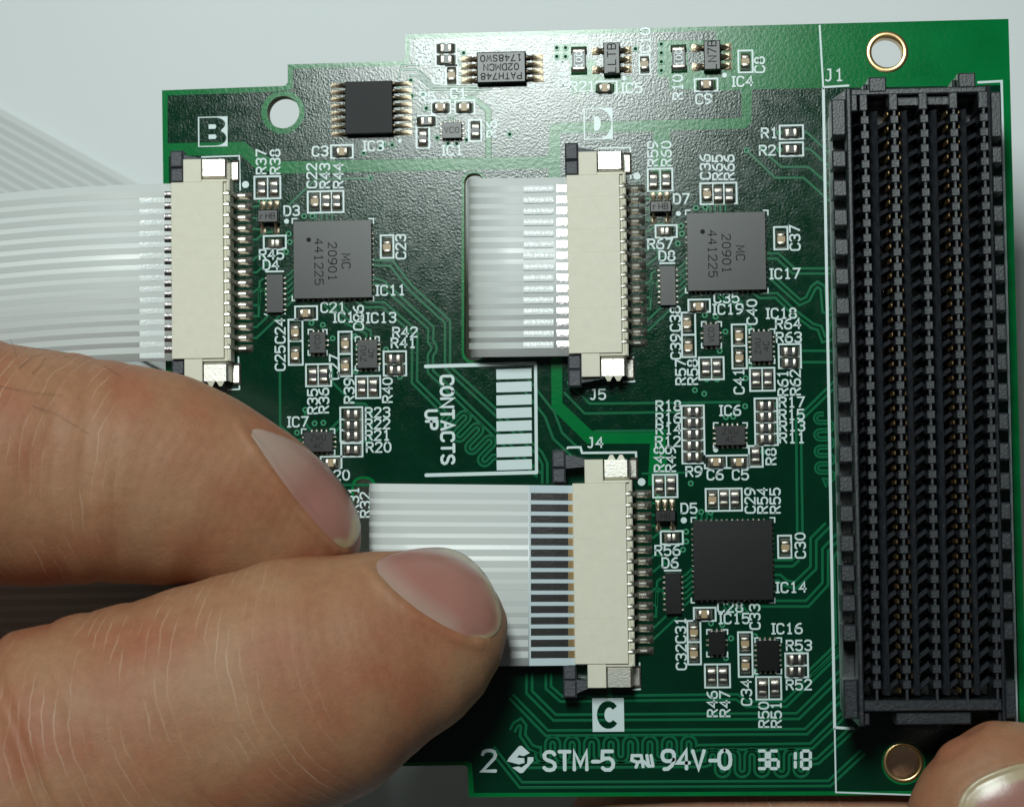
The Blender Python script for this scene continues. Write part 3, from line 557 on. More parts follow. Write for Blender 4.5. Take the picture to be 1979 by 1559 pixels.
# ------------------------------------------------------------------ flat cable connectors (1 mm pitch, 15 ways)
K = 0.0989
def ffc(cx, cy, open_latch, label):
    c = P(cx, cy, .25)
    v, f = [], []
    boxgeo(-2.38, -8.0, 1.55, 2.36, 8.0, 2.5, .05, v, f)                 # cover plate
    boxgeo(-1.28, 8.0, .1, .37, 10.1, 2.42, .05, v, f); boxgeo(-1.28, -10.1, .1, .37, -8.0, 2.42, .05, v, f)   # necks
    boxgeo(.37, 8.02, .1, 2.7, 8.25, 2.3, .03, v, f); boxgeo(.37, -8.25, .1, 2.7, -8.02, 2.3, .03, v, f)
    boxgeo(-2.2, -7.95, .1, 2.3, 7.95, .7, 0, v, f)                      # floor of the socket
    boxgeo(.9, -7.95, .7, 2.3, 7.95, 1.55, 0, v, f)
    for sy in (3.2, 1.1, -3.9, 6.1): boxgeo(-2.3, sy - .03, 2.49, 2.28, sy + .03, 2.512, 0, v, f)
    ys = [7 - i for i in range(15)]
    edges = [8.25] + [y + .21 for y in ys] ; lows = [y - .21 for y in ys] + [-8.25]
    boxgeo(2.36, -8.25, .3, 2.56, 8.25, 2.05, .05, v, f)
    tops = [8.25] + [y - .2 for y in ys]; bots = [y + .2 for y in ys] + [-8.25]
    for t, b in zip(tops, bots): boxgeo(2.56, b, .3, 2.92, t, 2.2, .12, v, f)
    v = [(x * K, y * K, z * K) for x, y, z in v]
    o = obj('flat_cable_connector', mesh('flat_cable_connector', v, f, M['cream']), board, loc=(c.x, c.y, 0)); o['label'] = label
    # pins
    pv, pf = [], []
    path = [(2.3, 2.1), (2.75, 2.1), (2.95, 2.0), (3.06, 1.6), (3.12, .95), (3.22, .66), (3.4, .58), (3.95, .56), (4.1, .5), (4.3, .30)]
    sec = ((-.17, -.22), (-.155, -.01), (-.11, .016), (0, 0), (.11, -.018), (.155, -.06), (.17, -.24))
    for x, z in path:
        for yy, dz in sec: pv.append((x, yy, max(.02, z + dz)))
    for i in range(len(path) - 1):
        for j in range(6): a = i * 7 + j; pf.append((a, a + 7, a + 8, a + 1))
    pm = bpy.data.meshes.get('pin') or mesh('pin', [(x * K, y * K, z * K) for x, y, z in pv], pf, M['tin'], True)
    sm = bpy.data.meshes.get('solder_joint')
    if sm is None:
        sv, sf = [], []; xs = [2.95, 3.1, 3.5, 4.1, 4.45, 4.6]; hs = [.03, .45, .42, .34, .2, .03]
        for x, h in zip(xs, hs):
            for yy, q in ((-.36, 0), (-.26, .62), (-.1, 1), (.1, 1), (.26, .62), (.36, 0)): sv.append((x * K, yy * K, (h * q + .035) * K))
        for i in range(len(xs) - 1):
            for j in range(5): a = i * 6 + j; sf.append((a, a + 6, a + 7, a + 1))
        sm = mesh('solder_joint', sv, sf, M['solder'], True)
    for y in ys:
        obj('pin', pm, o, loc=(0, y * K, 0)); obj('solder_joint', sm, o, loc=(0, y * K, 0))
    # hold-down tabs: folded tin plate
    for s in (1, -1):
        v, f = [], []; path = [(.45, 2.15), (.5, 2.33), (2.5, 2.33), (2.68, 2.2), (2.72, .5), (2.8, .25), (3.3, .2)]
        y0, y1 = (8.32, 10.05)
        for x, z in path:
            for yy in (y0, y0 + .22, y1): v.append((x * K, s * yy * K, (z - (.16 if yy == y0 else 0)) * K))
        for i in range(len(path) - 1):
            for j in range(2): a = i * 3 + j; q = (a, a + 1, a + 4, a + 3); f.append(q if s < 0 else q[::-1])
        tb_ = obj('hold_down_tab', mesh('hold_down_tab', v, f, M['tin'], False), o)
        v, f = [], []; boxgeo(2.75 * K, s * 8.3 * K if s > 0 else -10.3 * K, .003, 3.45 * K, 10.3 * K if s > 0 else -8.3 * K, .02, .006, v, f)
        obj('solder_pad', mesh('solder_pad', v, f, M['padmetal']), o)
        # spiked teeth of the plate beside the tab
        v, f = [], []
        for xa in (.75, 1.6):
            n = len(v); v += [((xa) * K, s * 10.05 * K, 2.3 * K), ((xa + .75) * K, s * 10.05 * K, 2.3 * K), ((xa + .5) * K, s * 10.5 * K, 2.2 * K), ((xa + .25) * K, s * 10.5 * K, 2.2 * K), ((xa) * K, s * 10.05 * K, 2.1 * K), ((xa + .75) * K, s * 10.05 * K, 2.1 * K), ((xa + .5) * K, s * 10.5 * K, 2.0 * K), ((xa + .25) * K, s * 10.5 * K, 2.0 * K)]
            f += [(n, n + 1, n + 2, n + 3), (n + 4, n + 7, n + 6, n + 5), (n, n + 4, n + 5, n + 1), (n + 1, n + 5, n + 6, n + 2), (n + 2, n + 6, n + 7, n + 3), (n + 3, n + 7, n + 4, n)]
        if open_latch and s > 0 or (not open_latch and s < 0): obj('plate_teeth', mesh('plate_teeth', v, f, M['cream']), o)
    # charcoal slider
    du, dl = (-1.65, -.95) if open_latch else (0.02, 0.02)
    for s, dx in ((1, du), (-1, dl)):
        v, f = [], []
        ya, yb = (8.08, 10.95)
        def bx(x0, y0, z0, x1, y1, z1, b): boxgeo(x0, min(s * y0, s * y1), z0, x1, max(s * y0, s * y1), z1, b, v, f)
        bx(-2.52 + dx, ya, .5, -1.34 + dx, 9.4, 2.15, .14); bx(-2.52 + dx, 9.42, .5, -1.34 + dx, yb, 2.3, .14)
        n = len(v); x0, x1 = -1.36 + dx, (-1.2 if open_latch else .9)
        yy = [(10.6, 9.35), (10.15 if open_latch else 10.12, 9.5 if open_latch else 10.0)]
        for (x, (t, b)) in ((x0, yy[0]), (x1, yy[1])):
            for z in (.5, 1.9): v.append((x, s * t, z)); v.append((x, s * b, z))
        f += [(n + 2, n + 3, n + 7, n + 6), (n, n + 4, n + 5, n + 1), (n, n + 2, n + 6, n + 4), (n + 1, n + 5, n + 7, n + 3), (n + 4, n + 6, n + 7, n + 5)]
        obj('latch', mesh('latch', [(x * K, y * K, z * K) for x, y, z in v], f, M['latch']), o)
    v, f = boxgeo(-2.45 + dl, -8.1, .35, -2.0 + dl, 8.1, .62, .05); obj('latch_bar', mesh('latch_bar', [(x * K, y * K, z * K) for x, y, z in v], f, M['latch']), o)
    return o
ffc(381.5, 522, False, 'cream flat cable connector with closed latch at the board edge by the letter B')
ffc(1148.5, 509.5, False, 'cream flat cable connector with closed latch under the letter D')
ffc(1160.5, 1107.7, True, 'cream flat cable connector with its charcoal latch pulled open, by the letter C')
# ------------------------------------------------------------------ mezzanine connector
JZ = .85
def jx(c): return P(1600 + c / 5.2, 140 + 450 / 5.2, JZ).x
sp = [jx(370) + .2512 * i for i in range(5)]
row0 = P(1716, 219, .8).y; RP = .12595; rows = [row0 - RP * k for k in range(40)]
yT = P(1760, 167, JZ).y; yB = P(1790, 1402, JZ).y
xl = jx(185); xr = jx(1640); xlo = jx(40); xro = jx(1752)
v, f = [], []
boxgeo(xl + .003, yB + .03, .02, xr - .003, yT - .03, .30, 0, v, f)                    # floor
boxgeo(xl, yB, .02, jx(238), yT, JZ, .012, v, f); boxgeo(jx(1612), yB + .02, .02, xr, yT, JZ, .012, v, f)     # side walls
# end bars with pockets
yb1 = P(1760, 210, JZ).y; yb0 = P(1760, 180, JZ).y
for a, b in ((238, 300), (318, 402), (612, 705), (912, 1005), (1218, 1308), (1512, 1612)): boxgeo(jx(a) + .001, yb1 - .01, .02, jx(b) - .001, yb0, JZ - .004, .008, v, f)
boxgeo(jx(238) + .001, yb0 + .001, .02, jx(1612) - .001, yT - .002, JZ - .06, .01, v, f)
for a, b in ((402, 612), (1308, 1512)): boxgeo(jx(a), yb0 - .02, .3, jx(b), yb0 - .003, .62, 0, v, f)
boxgeo(jx(612), yb0 - .08, .3, jx(1308), yb0 - .002, .72, 0, v, f)
ybb = P(1790, 1352, JZ).y; yb2 = P(1790, 1374, JZ).y
boxgeo(jx(238) + .001, yb2 + .001, .02, jx(1612) - .001, ybb, JZ - .02, .01, v, f)
for a, b in ((238, 300), (560, 1310), (1580, 1612)): boxgeo(jx(a) + .001, yB + .004, .02, jx(b) - .001, yb2 - .001, JZ - .07, .01, v, f)
boxgeo(jx(700), yB - .09, .02, jx(1080), yB + .002, .25, .02, v, f)
# corner blocks and castellated flanges
boxgeo(xlo, rows[1] - .06, .52, xl - .002, yT - .09, JZ - .03, .012, v, f); boxgeo(xr + .002, rows[2] + .02, .52, xro, yT - .06, JZ - .03, .012, v, f)
boxgeo(xlo, yB + .06, .52, xl - .002, rows[38] - .02, JZ - .03, .012, v, f); boxgeo(xr + .002, yB + .05, .52, xro, rows[38] - .04, JZ - .03, .012, v, f)
n = len(v); v += [(xlo, yT - .09, .52), (xl - .002, yT - .09, .52), (xl - .002, yT - .01, .52), (xlo, yT - .09, JZ - .06), (xl - .002, yT - .09, JZ - .06), (xl - .002, yT - .01, JZ - .06)]
f += [(n + 3, n + 4, n + 5), (n, n + 3, n + 5, n + 2), (n, n + 1, n + 4, n + 3)]
boxgeo(xlo + .03, yB + .08, .02, xl - .003, yT - .12, .50, 0, v, f); boxgeo(xr + .003, yB + .08, .02, xro - .03, yT - .1, .50, 0, v, f)
mez = obj('mezzanine_connector', mesh('mezzanine_connector', v, f, M['black']), board); mez['label'] = 'long black multi-row mezzanine connector along the board edge'
yt = rows[3] + .06
tv, tf = boxgeo(0, -.0725, .52, xl - .002 - xlo, .0725, JZ - .03, .012); TML = mesh('flange_tooth', tv, tf, M['black'])
tv, tf = boxgeo(0, -.0725, .52, xro - xr - .002, .0725, JZ - .03, .012); TMR = mesh('flange_tooth', tv, tf, M['black'])
for k in range(17):
    y = P(1620, 306, JZ).y - .2519 * k
    if y > rows[37] - .02: obj('flange_tooth', TML, mez, loc=(xlo + random.uniform(-.003, .003), y, 0))
    y = P(1930, 298, JZ).y - .2519 * k
    if y > rows[37] - .04: obj('flange_tooth', TMR, mez, loc=(xr + .002, y, 0))
BK = boxmesh('divider_block', .071, .07, .3, JZ, .006, M['black']); SPN = boxmesh('divider_wall', .024, rows[0] - rows[39] + .16, .3, JZ - .012, .003, M['black'])
ym = (rows[0] + rows[39]) / 2
for x in sp:
    obj('divider_wall', SPN, mez, loc=(x, ym, 0))
    for k in range(41): obj('divider_block', BK, mez, loc=(x, row0 + RP / 2 - RP * k, 0)) if 0 < k < 40 else None
# channel ledges between the dividers, with sloped combs
LG = mesh('channel_ledge', [(-.040, -1, .3), (.040, -1, .3), (-.040, 1, .3), (.040, 1, .3), (-.040, -1, .60), (.030, -1, .70), (-.040, 1, .60), (.030, 1, .70)], [(4, 5, 7, 6), (1, 3, 7, 5), (0, 4, 6, 2), (0, 1, 5, 4), (3, 2, 6, 7)], M['black'])
RB = mesh('comb_rib', [(-.002, -.052, .3), (.088, .006, .3), (.088, .046, .3), (-.002, -.010, .3), (-.002, -.052, .68), (.088, .006, .60), (.088, .046, .56), (-.002, -.010, .64)], [(0, 3, 2, 1), (4, 5, 6, 7), (0, 1, 5, 4), (1, 2, 6, 5), (2, 3, 7, 6), (3, 0, 4, 7)], M['black'])
rv, rf = [], []
for i in range(5):
    if i < 4:
        o = obj('channel_ledge', LG, mez, loc=(sp[i] + .092, ym, 0)); o.scale = (1, (rows[0] - rows[39]) / 2 + .04, 1)
    xr0 = sp[i] - .122
    for k in range(41): obj('comb_rib', RB, mez, loc=(xr0, row0 + RP / 2 - RP * k, 0)) if 0 < k < 40 else None
CT = mesh('contact', *boxgeo(-.010, -.017, .3, .010, .017, .77, .008), M['gold'])
for i in (1, 3):
    for s in (-1, 1):
        for y in rows: obj('contact', CT, mez, loc=(sp[i] + s * .050, y, 0))
for a, b, y0, y1 in ((422, 600, 147, 176), (1326, 1502, 143, 172)):
    v, f = boxgeo(jx(a), P(1700, y1, JZ).y, .02, jx(b), P(1700, y0, JZ).y, JZ - .05, .012); obj('guide_ear', mesh('guide_ear', v, f, M['black']), mez)
    v, f = boxgeo(jx(a) - .03, P(1700, y1, JZ).y + .01, .02, jx(a) - .002, P(1700, y0, JZ).y - .03, JZ - .2, .012); obj('guide_ear', mesh('guide_ear', v, f, M['black']), mez)
# ------------------------------------------------------------------ flat cables
def cable(name, label, spine, fy, ncond=15, cond_mat='cond', sheet='cable', group='white flat ribbon cables', thick=.022, cov=None, cw=.28):
    """spine: list of (px x, z); fy(x, v) -> px y; v 0 = upper edge of the picture"""
    root = obj(name, None); tag(root, label, 'cable', None, group)
    def lane(nm, v0, v1, dz, m, sp_):
        vv, ff = [], []
        for x, z in sp_:
            for v_ in (v0, v1):
                p = P(x, fy(x, v_), 0) if z < -.05 else P(x, fy(x, v_), z)
                if z < -.05: q = P(x, fy(x, v_), z); p = Vector((sp_xy(x).x, q.y if False else p.y, z))
                vv.append((p.x, p.y, z + dz))
        n = len(vv)
        for i in range(len(sp_) - 1): ff.append((2 * i, 2 * i + 1, 2 * i + 3, 2 * i + 2))
        me = mesh(nm, vv, ff, m); o = obj(nm, me, root)
        if nm == 'conductor':
            for p_ in me.polygons: p_.use_smooth = True
            return o
        s = o.modifiers.new('thickness', 'SOLIDIFY'); s.thickness = thick if nm == 'film' else (.0015 if nm == 'conductor' else .003); s.offset = -1 if dz == 0 else 1
        if nm == 'film':
            for p_ in me.polygons: p_.use_smooth = True
        return o
    def bead(nm, v0, v1, dz, m, sp_, bulge=.006, tilt=0.0):
        vv, ff = [], []; ks = (0, .12, .3, .5, .7, .88, 1)
        for x, z in sp_:
            for t in ks: p = P(x, fy(x, v0 + (v1 - v0) * t), z); vv.append((p.x, p.y, z + dz + bulge * (1 - (2 * t - 1) ** 2) + tilt * t))
        for i in range(len(sp_) - 1):
            for j in range(6): a = i * 7 + j; ff.append((a, a + 1, a + 8, a + 7))
        return obj(nm, mesh(nm, vv, ff, m, True), root)
    lane_ = lane
    def sp_xy(x): return P(x, 780, 0)
    lane('film', 0, 1, 0, M[sheet], spine)
    for j in range(ncond):
        c = (j + 1) / (ncond + 1); w = cw / (ncond + 1)
        lane('conductor', c - w, c + w, .0012, M[cond_mat], cov or spine)
    return root, lane, bead
def lerp(a, b, t): return a + (b - a) * t
# cable of connector B, leaving the board to the left
def yB_(x, v): t = max(0., (330 - x) / 330); return lerp(355, 697, v) + 4 * t + 15 * t * t
spB = [(-420, .10), (-300, .16), (-150, .24), (0, .30), (80, .31), (160, .30), (230, .27), (280, .23), (318, .19), (345, .16)]
cb, lane, bead = cable('flat_cable', 'white ribbon cable plugged into the connector beside the letter B', spB, yB_, cond_mat='cond2')
for j in range(15):
    c = (j + 1) / 16; w = .30 / 16
    bead('contact', c - w, c + w, .002, M['contact'], [(318, .19), (345, .16)])
    bead('film_end', c + .26 / 16, c + .74 / 16, .0015, M['clearfilm'], [(270, .238), (296, .216), (318, .19)], .0005)
# cable of connector D, rising through the slot
def yD_(x, v): return lerp(344, 689, v) + (x - 1000) * -.012
spD = [(903, -1.6), (902.5, -.8), (903, -.25), (906, -.02), (913, .09), (925, .16), (950, .21), (990, .225), (1030, .213), (1070, .200), (1110, .199)]
cd, lane, bead = cable('flat_cable', 'short grey-white ribbon cable rising through the board slot below the letter D', spD, yD_, cov=spD[3:8] + [(1012, .219)], sheet='cable')
for j in range(15):
    c = (j + 1) / 16; w = .30 / 16
    bead('contact', c - w, c + w, .0015, M['clearfilm'], [(1012, .2195), (1035, .2115), (1070, .200)], .003, .006)
    bead('contact', c - w * 1.1, c + w * 1.1, .0015, M['contact'], [(1076, .200), (1110, .199)], .0008, .0036)
# cable of connector C, held by the fingers
def yC_(x, v): return lerp(934, 1289, v) + (x - 714) * lerp(.010, -.010, v)
spC = [(712, -1.6), (711.5, -.8), (711.5, -.25), (713, -.02), (717, .09), (724, .16), (740, .21), (790, .24), (880, .24), (960, .235), (1024, .225), (1070, .21), (1130, .18)]
cc, lane, bead = cable('flat_cable', 'white ribbon cable pinched by the fingers at the open connector, dark contacts showing', spC, yC_, cov=spC[:10] + [(1021, .2255)], cw=.30)
st = lane('stiffener', 0.0, 1.0, .0008, M['stiff'], [(1023, .2253), (1070, .21), (1130, .18)])
for j in range(15):
    c = (j + 1) / 16; w = .315 / 16
    lane('contact', c - w, c + w, .005, M['contact'], [(1026, .2247), (1070, .21), (1098, .1975)])
    lane('gold_contact', c - w, c + w, .005, M['gold'], [(1098.3, .1974), (1130, .18)])
# cable of the hidden fourth connector, seen between the fingers
def yA_(x, v): return lerp(960, 1310, v) + (400 - x) * .02
cable('flat_cable', 'shaded ribbon cable in the gap between finger and thumb', [(-420, .05), (-200, .15), (0, .2), (200, .2), (330, .18), (430, .16)], yA_, cond_mat='cond2')
# loose cable lying on the table, crossing behind
root = obj('flat_cable', None); tag(root, 'blurred ribbon cable lying slantwise on the table, upper left', 'cable', None, 'white flat ribbon cables')
a = P(-140, 133, -3.4); b = P(700, 592, -3.4); d = (b - a).normalized(); nn = Vector((d.y, -d.x, 0))
def strip(nm, o0, o1, z, m, hgt):
    vv = [a + nn * o0 - d * 6, a + nn * o1 - d * 6, b + nn * o1, b + nn * o0]; vv = [(p.x, p.y, z) for p in vv] + [(p.x, p.y, z + hgt) for p in vv]
    return obj(nm, mesh(nm, vv, [(3, 2, 1, 0), (4, 5, 6, 7), (0, 1, 5, 4), (1, 2, 6, 5), (2, 3, 7, 6), (3, 0, 4, 7)], m), root)
strip('film', 0, 1.6, -3.42, M['cable'], .02)
for j in range(15): strip('conductor', .1 * (j + 1) - .03, .1 * (j + 1) + .03, -3.3998, M['cond'], .0015)

# ------------------------------------------------------------------ hands
def skin_material():
    m = mat('skin', (.4, .2, .11), .52, spec=.30); b = bsdf(m)
    b.inputs['Subsurface Weight'].default_value = .22; b.inputs['Subsurface Radius'].default_value = (1, .36, .2); b.inputs['Subsurface Scale'].default_value = .09
    at = nd(m, 'ShaderNodeAttribute', attribute_name='fuv'); tc = nd(m, 'ShaderNodeTexCoord')
    n1 = nd(m, 'ShaderNodeTexNoise', Scale=1.3, Detail=5.0); lk(m, tc.outputs['Object'], n1.inputs['Vector'])
    r1 = nd(m, 'ShaderNodeValToRGB'); e = r1.color_ramp.elements
    e[0].position = .34; e[0].color = (.320, .122, .064, 1); e[1].position = .66; e[1].color = (.350, .186, .102, 1); k = e.new(.5); k.color = (.330, .155, .082, 1)
    lk(m, n1.outputs['Fac'], r1.inputs['Fac'])
    # fine creases across the finger
    sx = nd(m, 'ShaderNodeSeparateXYZ'); lk(m, at.outputs['Vector'], sx.inputs[0])
    y2 = nd(m, 'ShaderNodeMath', operation='MULTIPLY'); lk(m, sx.outputs['Y'], y2.inputs[0]); lk(m, sx.outputs['Y'], y2.inputs[1])
    y3 = nd(m, 'ShaderNodeMath', operation='MULTIPLY_ADD'); lk(m, y2.outputs[0], y3.inputs[0]); y3.inputs[1].default_value = .35; lk(m, sx.outputs['X'], y3.inputs[2])
    cv = nd(m, 'ShaderNodeCombineXYZ'); lk(m, y3.outputs[0], cv.inputs[0]); lk(m, sx.outputs['Y'], cv.inputs[1]); lk(m, sx.outputs['Z'], cv.inputs[2])
    wv = nd(m, 'ShaderNodeTexWave', Scale=3.1, Distortion=4.5, Detail=3.0); wv.inputs['Detail Scale'].default_value = .8; lk(m, cv.outputs[0], wv.inputs['Vector'])
    sh = nd(m, 'ShaderNodeMapRange'); sh.inputs[1].default_value = .965; sh.inputs[2].default_value = 1.0; lk(m, wv.outputs['Fac'], sh.inputs[0])
    mp = nd(m, 'ShaderNodeMapping'); mp.inputs['Scale'].default_value = (5.0, 1.6, 1.6); lk(m, at.outputs['Vector'], mp.inputs[0])
    n2 = nd(m, 'ShaderNodeTexNoise', Scale=1.0, Detail=3.0); lk(m, mp.outputs[0], n2.inputs['Vector'])
    mk = nd(m, 'ShaderNodeMapRange'); mk.inputs[1].default_value = .46; mk.inputs[2].default_value = .66; lk(m, n2.outputs['Fac'], mk.inputs[0])
    cr = nd(m, 'ShaderNodeMath', operation='MULTIPLY'); lk(m, sh.outputs[0], cr.inputs[0]); lk(m, mk.outputs[0], cr.inputs[1])
    at2 = nd(m, 'ShaderNodeAttribute', attribute_name='crease')
    cr2 = nd(m, 'ShaderNodeMath', operation='MULTIPLY'); lk(m, cr.outputs[0], cr2.inputs[0]); lk(m, at2.outputs['Fac'], cr2.inputs[1])
    mx = nd(m, 'ShaderNodeMix', data_type='RGBA'); n5 = nd(m, 'ShaderNodeTexNoise', Scale=11.0, Detail=8.0, Roughness=.75); lk(m, tc.outputs['Object'], n5.inputs['Vector'])
    q5 = nd(m, 'ShaderNodeMapRange'); q5.inputs[1].default_value = .35; q5.inputs[2].default_value = .65; q5.inputs[3].default_value = .91; q5.inputs[4].default_value = 1.08; lk(m, n5.outputs['Fac'], q5.inputs[0])
    m5 = nd(m, 'ShaderNodeVectorMath', operation='SCALE'); lk(m, r1.outputs[0], m5.inputs[0]); lk(m, q5.outputs[0], m5.inputs['Scale'])
    lk(m, m5.outputs[0], mx.inputs[6]); mx.inputs[7].default_value = (.50, .335, .24, 1)
    cf = nd(m, 'ShaderNodeMath', operation='MULTIPLY'); lk(m, cr2.outputs[0], cf.inputs[0]); cf.inputs[1].default_value = .75
    lk(m, cf.outputs[0], mx.inputs[0]); lk(m, mx.outputs[2], b.inputs['Base Color'])
    n3 = nd(m, 'ShaderNodeTexNoise', Scale=34.0, Detail=6.0, Roughness=.7); lk(m, tc.outputs['Object'], n3.inputs['Vector'])
    vo = nd(m, 'ShaderNodeTexVoronoi', Scale=16.0, feature='DISTANCE_TO_EDGE'); lk(m, tc.outputs['Object'], vo.inputs['Vector'])
    vm = nd(m, 'ShaderNodeMapRange'); vm.inputs[2].default_value = .06; vm.inputs[4].default_value = .12; lk(m, vo.outputs['Distance'], vm.inputs[0])
    w2 = nd(m, 'ShaderNodeMath', operation='MULTIPLY_ADD'); lk(m, wv.outputs['Fac'], w2.inputs[0]); w2.inputs[1].default_value = -.22; lk(m, n3.outputs['Fac'], w2.inputs[2])
    w3 = nd(m, 'ShaderNodeMath', operation='ADD'); lk(m, w2.outputs[0], w3.inputs[0]); lk(m, vm.outputs[0], w3.inputs[1])
    bu = nd(m, 'ShaderNodeBump', Strength=.5, Distance=.010); lk(m, w3.outputs[0], bu.inputs['Height']); lk(m, bu.outputs['Normal'], b.inputs['Normal'])
    return m
M['skin'] = skin_material()
M['nail'] = mat('fingernail', (.5, .3, .25), .30, spec=.5); bsdf(M['nail']).inputs['Subsurface Weight'].default_value = .15; bsdf(M['nail']).inputs['Subsurface Scale'].default_value = .08; bsdf(M['nail']).inputs['Subsurface Radius'].default_value = (1, .5, .35)
_a = nd(M['nail'], 'ShaderNodeAttribute', attribute_name='ncol'); lk(M['nail'], _a.outputs['Color'], bsdf(M['nail']).inputs['Base Color'])
_t = nd(M['nail'], 'ShaderNodeTexCoord'); _n = nd(M['nail'], 'ShaderNodeTexNoise', Scale=9.0, Detail=4.0); lk(M['nail'], _t.outputs['Object'], _n.inputs['Vector'])
_b = nd(M['nail'], 'ShaderNodeBump', Strength=.12, Distance=.02); lk(M['nail'], _n.outputs['Fac'], _b.inputs['Height']); lk(M['nail'], _b.outputs['Normal'], bsdf(M['nail']).inputs['Normal'])
def catmull(L, n):
    out = []
    for i in range(len(L) - 1):
        p0 = L[max(i - 1, 0)]; p1 = L[i]; p2 = L[i + 1]; p3 = L[min(i + 2, len(L) - 1)]
        for k in range(n):
            t = k / n; out.append([.5 * (2 * b + (c - a) * t + (2 * a - 5 * b + 4 * c - d) * t * t + (3 * b - a - 3 * c + d) * t ** 3) for a, b, c, d in zip(p0, p1, p2, p3)])
    return out + [list(L[-1])]
def loft(rings, V, Fc, UV, CR, n=8, seg=150, crease=(1.6, 99), folds=()):
    """rings: (px x, px y, half width px, centre z, half height cm), from the hand to the tip"""
    Q = catmull(rings, n); C = [P(q[0], q[1], q[3]) for q in Q]; hw = []
    for q, c in zip(Q, C): hw.append((P(q[0] + max(q[2], 2), q[1], q[3]) - c).length)
    tot = sum((C[i + 1] - C[i]).length for i in range(len(C) - 1)); u = 0; base = len(V)
    for i, (q, c) in enumerate(zip(Q, C)):
        if i: u += (c - C[i - 1]).length
        t = (C[min(i + 1, len(C) - 1)] - C[max(i - 1, 0)]); th = Vector((t.x, t.y, t.z * .35)).normalized()
        s = Vector((0, 0, 1)).cross(th).normalized(); up = th.cross(s)
        if up.z < 0: up = -up
        d = tot - u
        for k in range(seg):
            a = 2 * math.pi * k / seg - math.pi / 2; ca, sa = math.cos(a), math.sin(a)
            e = .92; cx = math.copysign(abs(ca) ** e, ca); cz = math.copysign(abs(sa) ** e, sa)
            fo = sum(dp * math.exp(-((d - fd - .10 * ca * hw[i]) / fw) ** 2) for fd, dp, fw in folds)
            wob = 1 - fo + .006 * math.sin(7 * u + 2 * a) + .004 * math.sin(15 * u + 3 * a)
            V.append(c + (s * hw[i] * cx + up * max(q[4], .01) * cz) * wob); UV.append((d, ca * hw[i], sa * q[4]))
            CR.append(max(0., min(1., (d - crease[0]) / .5)) * max(0, min(1., (crease[1] - d) / .5)))
    m = len(Q)
    for i in range(m - 1):
        for k in range(seg): a = base + i * seg + k; b = base + i * seg + (k + 1) % seg; Fc.append((a, b, b + seg, a + seg))
    Fc.append(tuple(base + k for k in range(seg))[::-1]); Fc.append(tuple(base + (m - 1) * seg + k for k in range(seg)))
CAMP = Vector((0, 0, D))
def ray(bv, x, y):
    d = (P(x, y, 0) - CAMP).normalized(); h = bv.ray_cast(CAMP, d)
    return h[0], h[1]
def inside(p, poly):
    c = False; j = len(poly) - 1
    for i in range(len(poly)):
        (xi, yi), (xj, yj) = poly[i], poly[j]
        if (yi > p[1]) != (yj > p[1]) and p[0] < (xj - xi) * (p[1] - yi) / (yj - yi) + xi: c = not c
        j = i
    return c
def pdist(p, L):
    best = 1e9; p = Vector(p)
    for a, b in zip(L, L[1:]):
        a = Vector(a); b = Vector(b); t = max(0, min(1, (p - a).dot(b - a) / max((b - a).length_squared, 1e-9))); best = min(best, (p - a - (b - a) * t).length)
    return best
def topx(p):
    w = ROT.transposed() @ (p - CAMP); return (W / 2 + F * w.x / -w.z, H / 2 - F * w.y / -w.z)
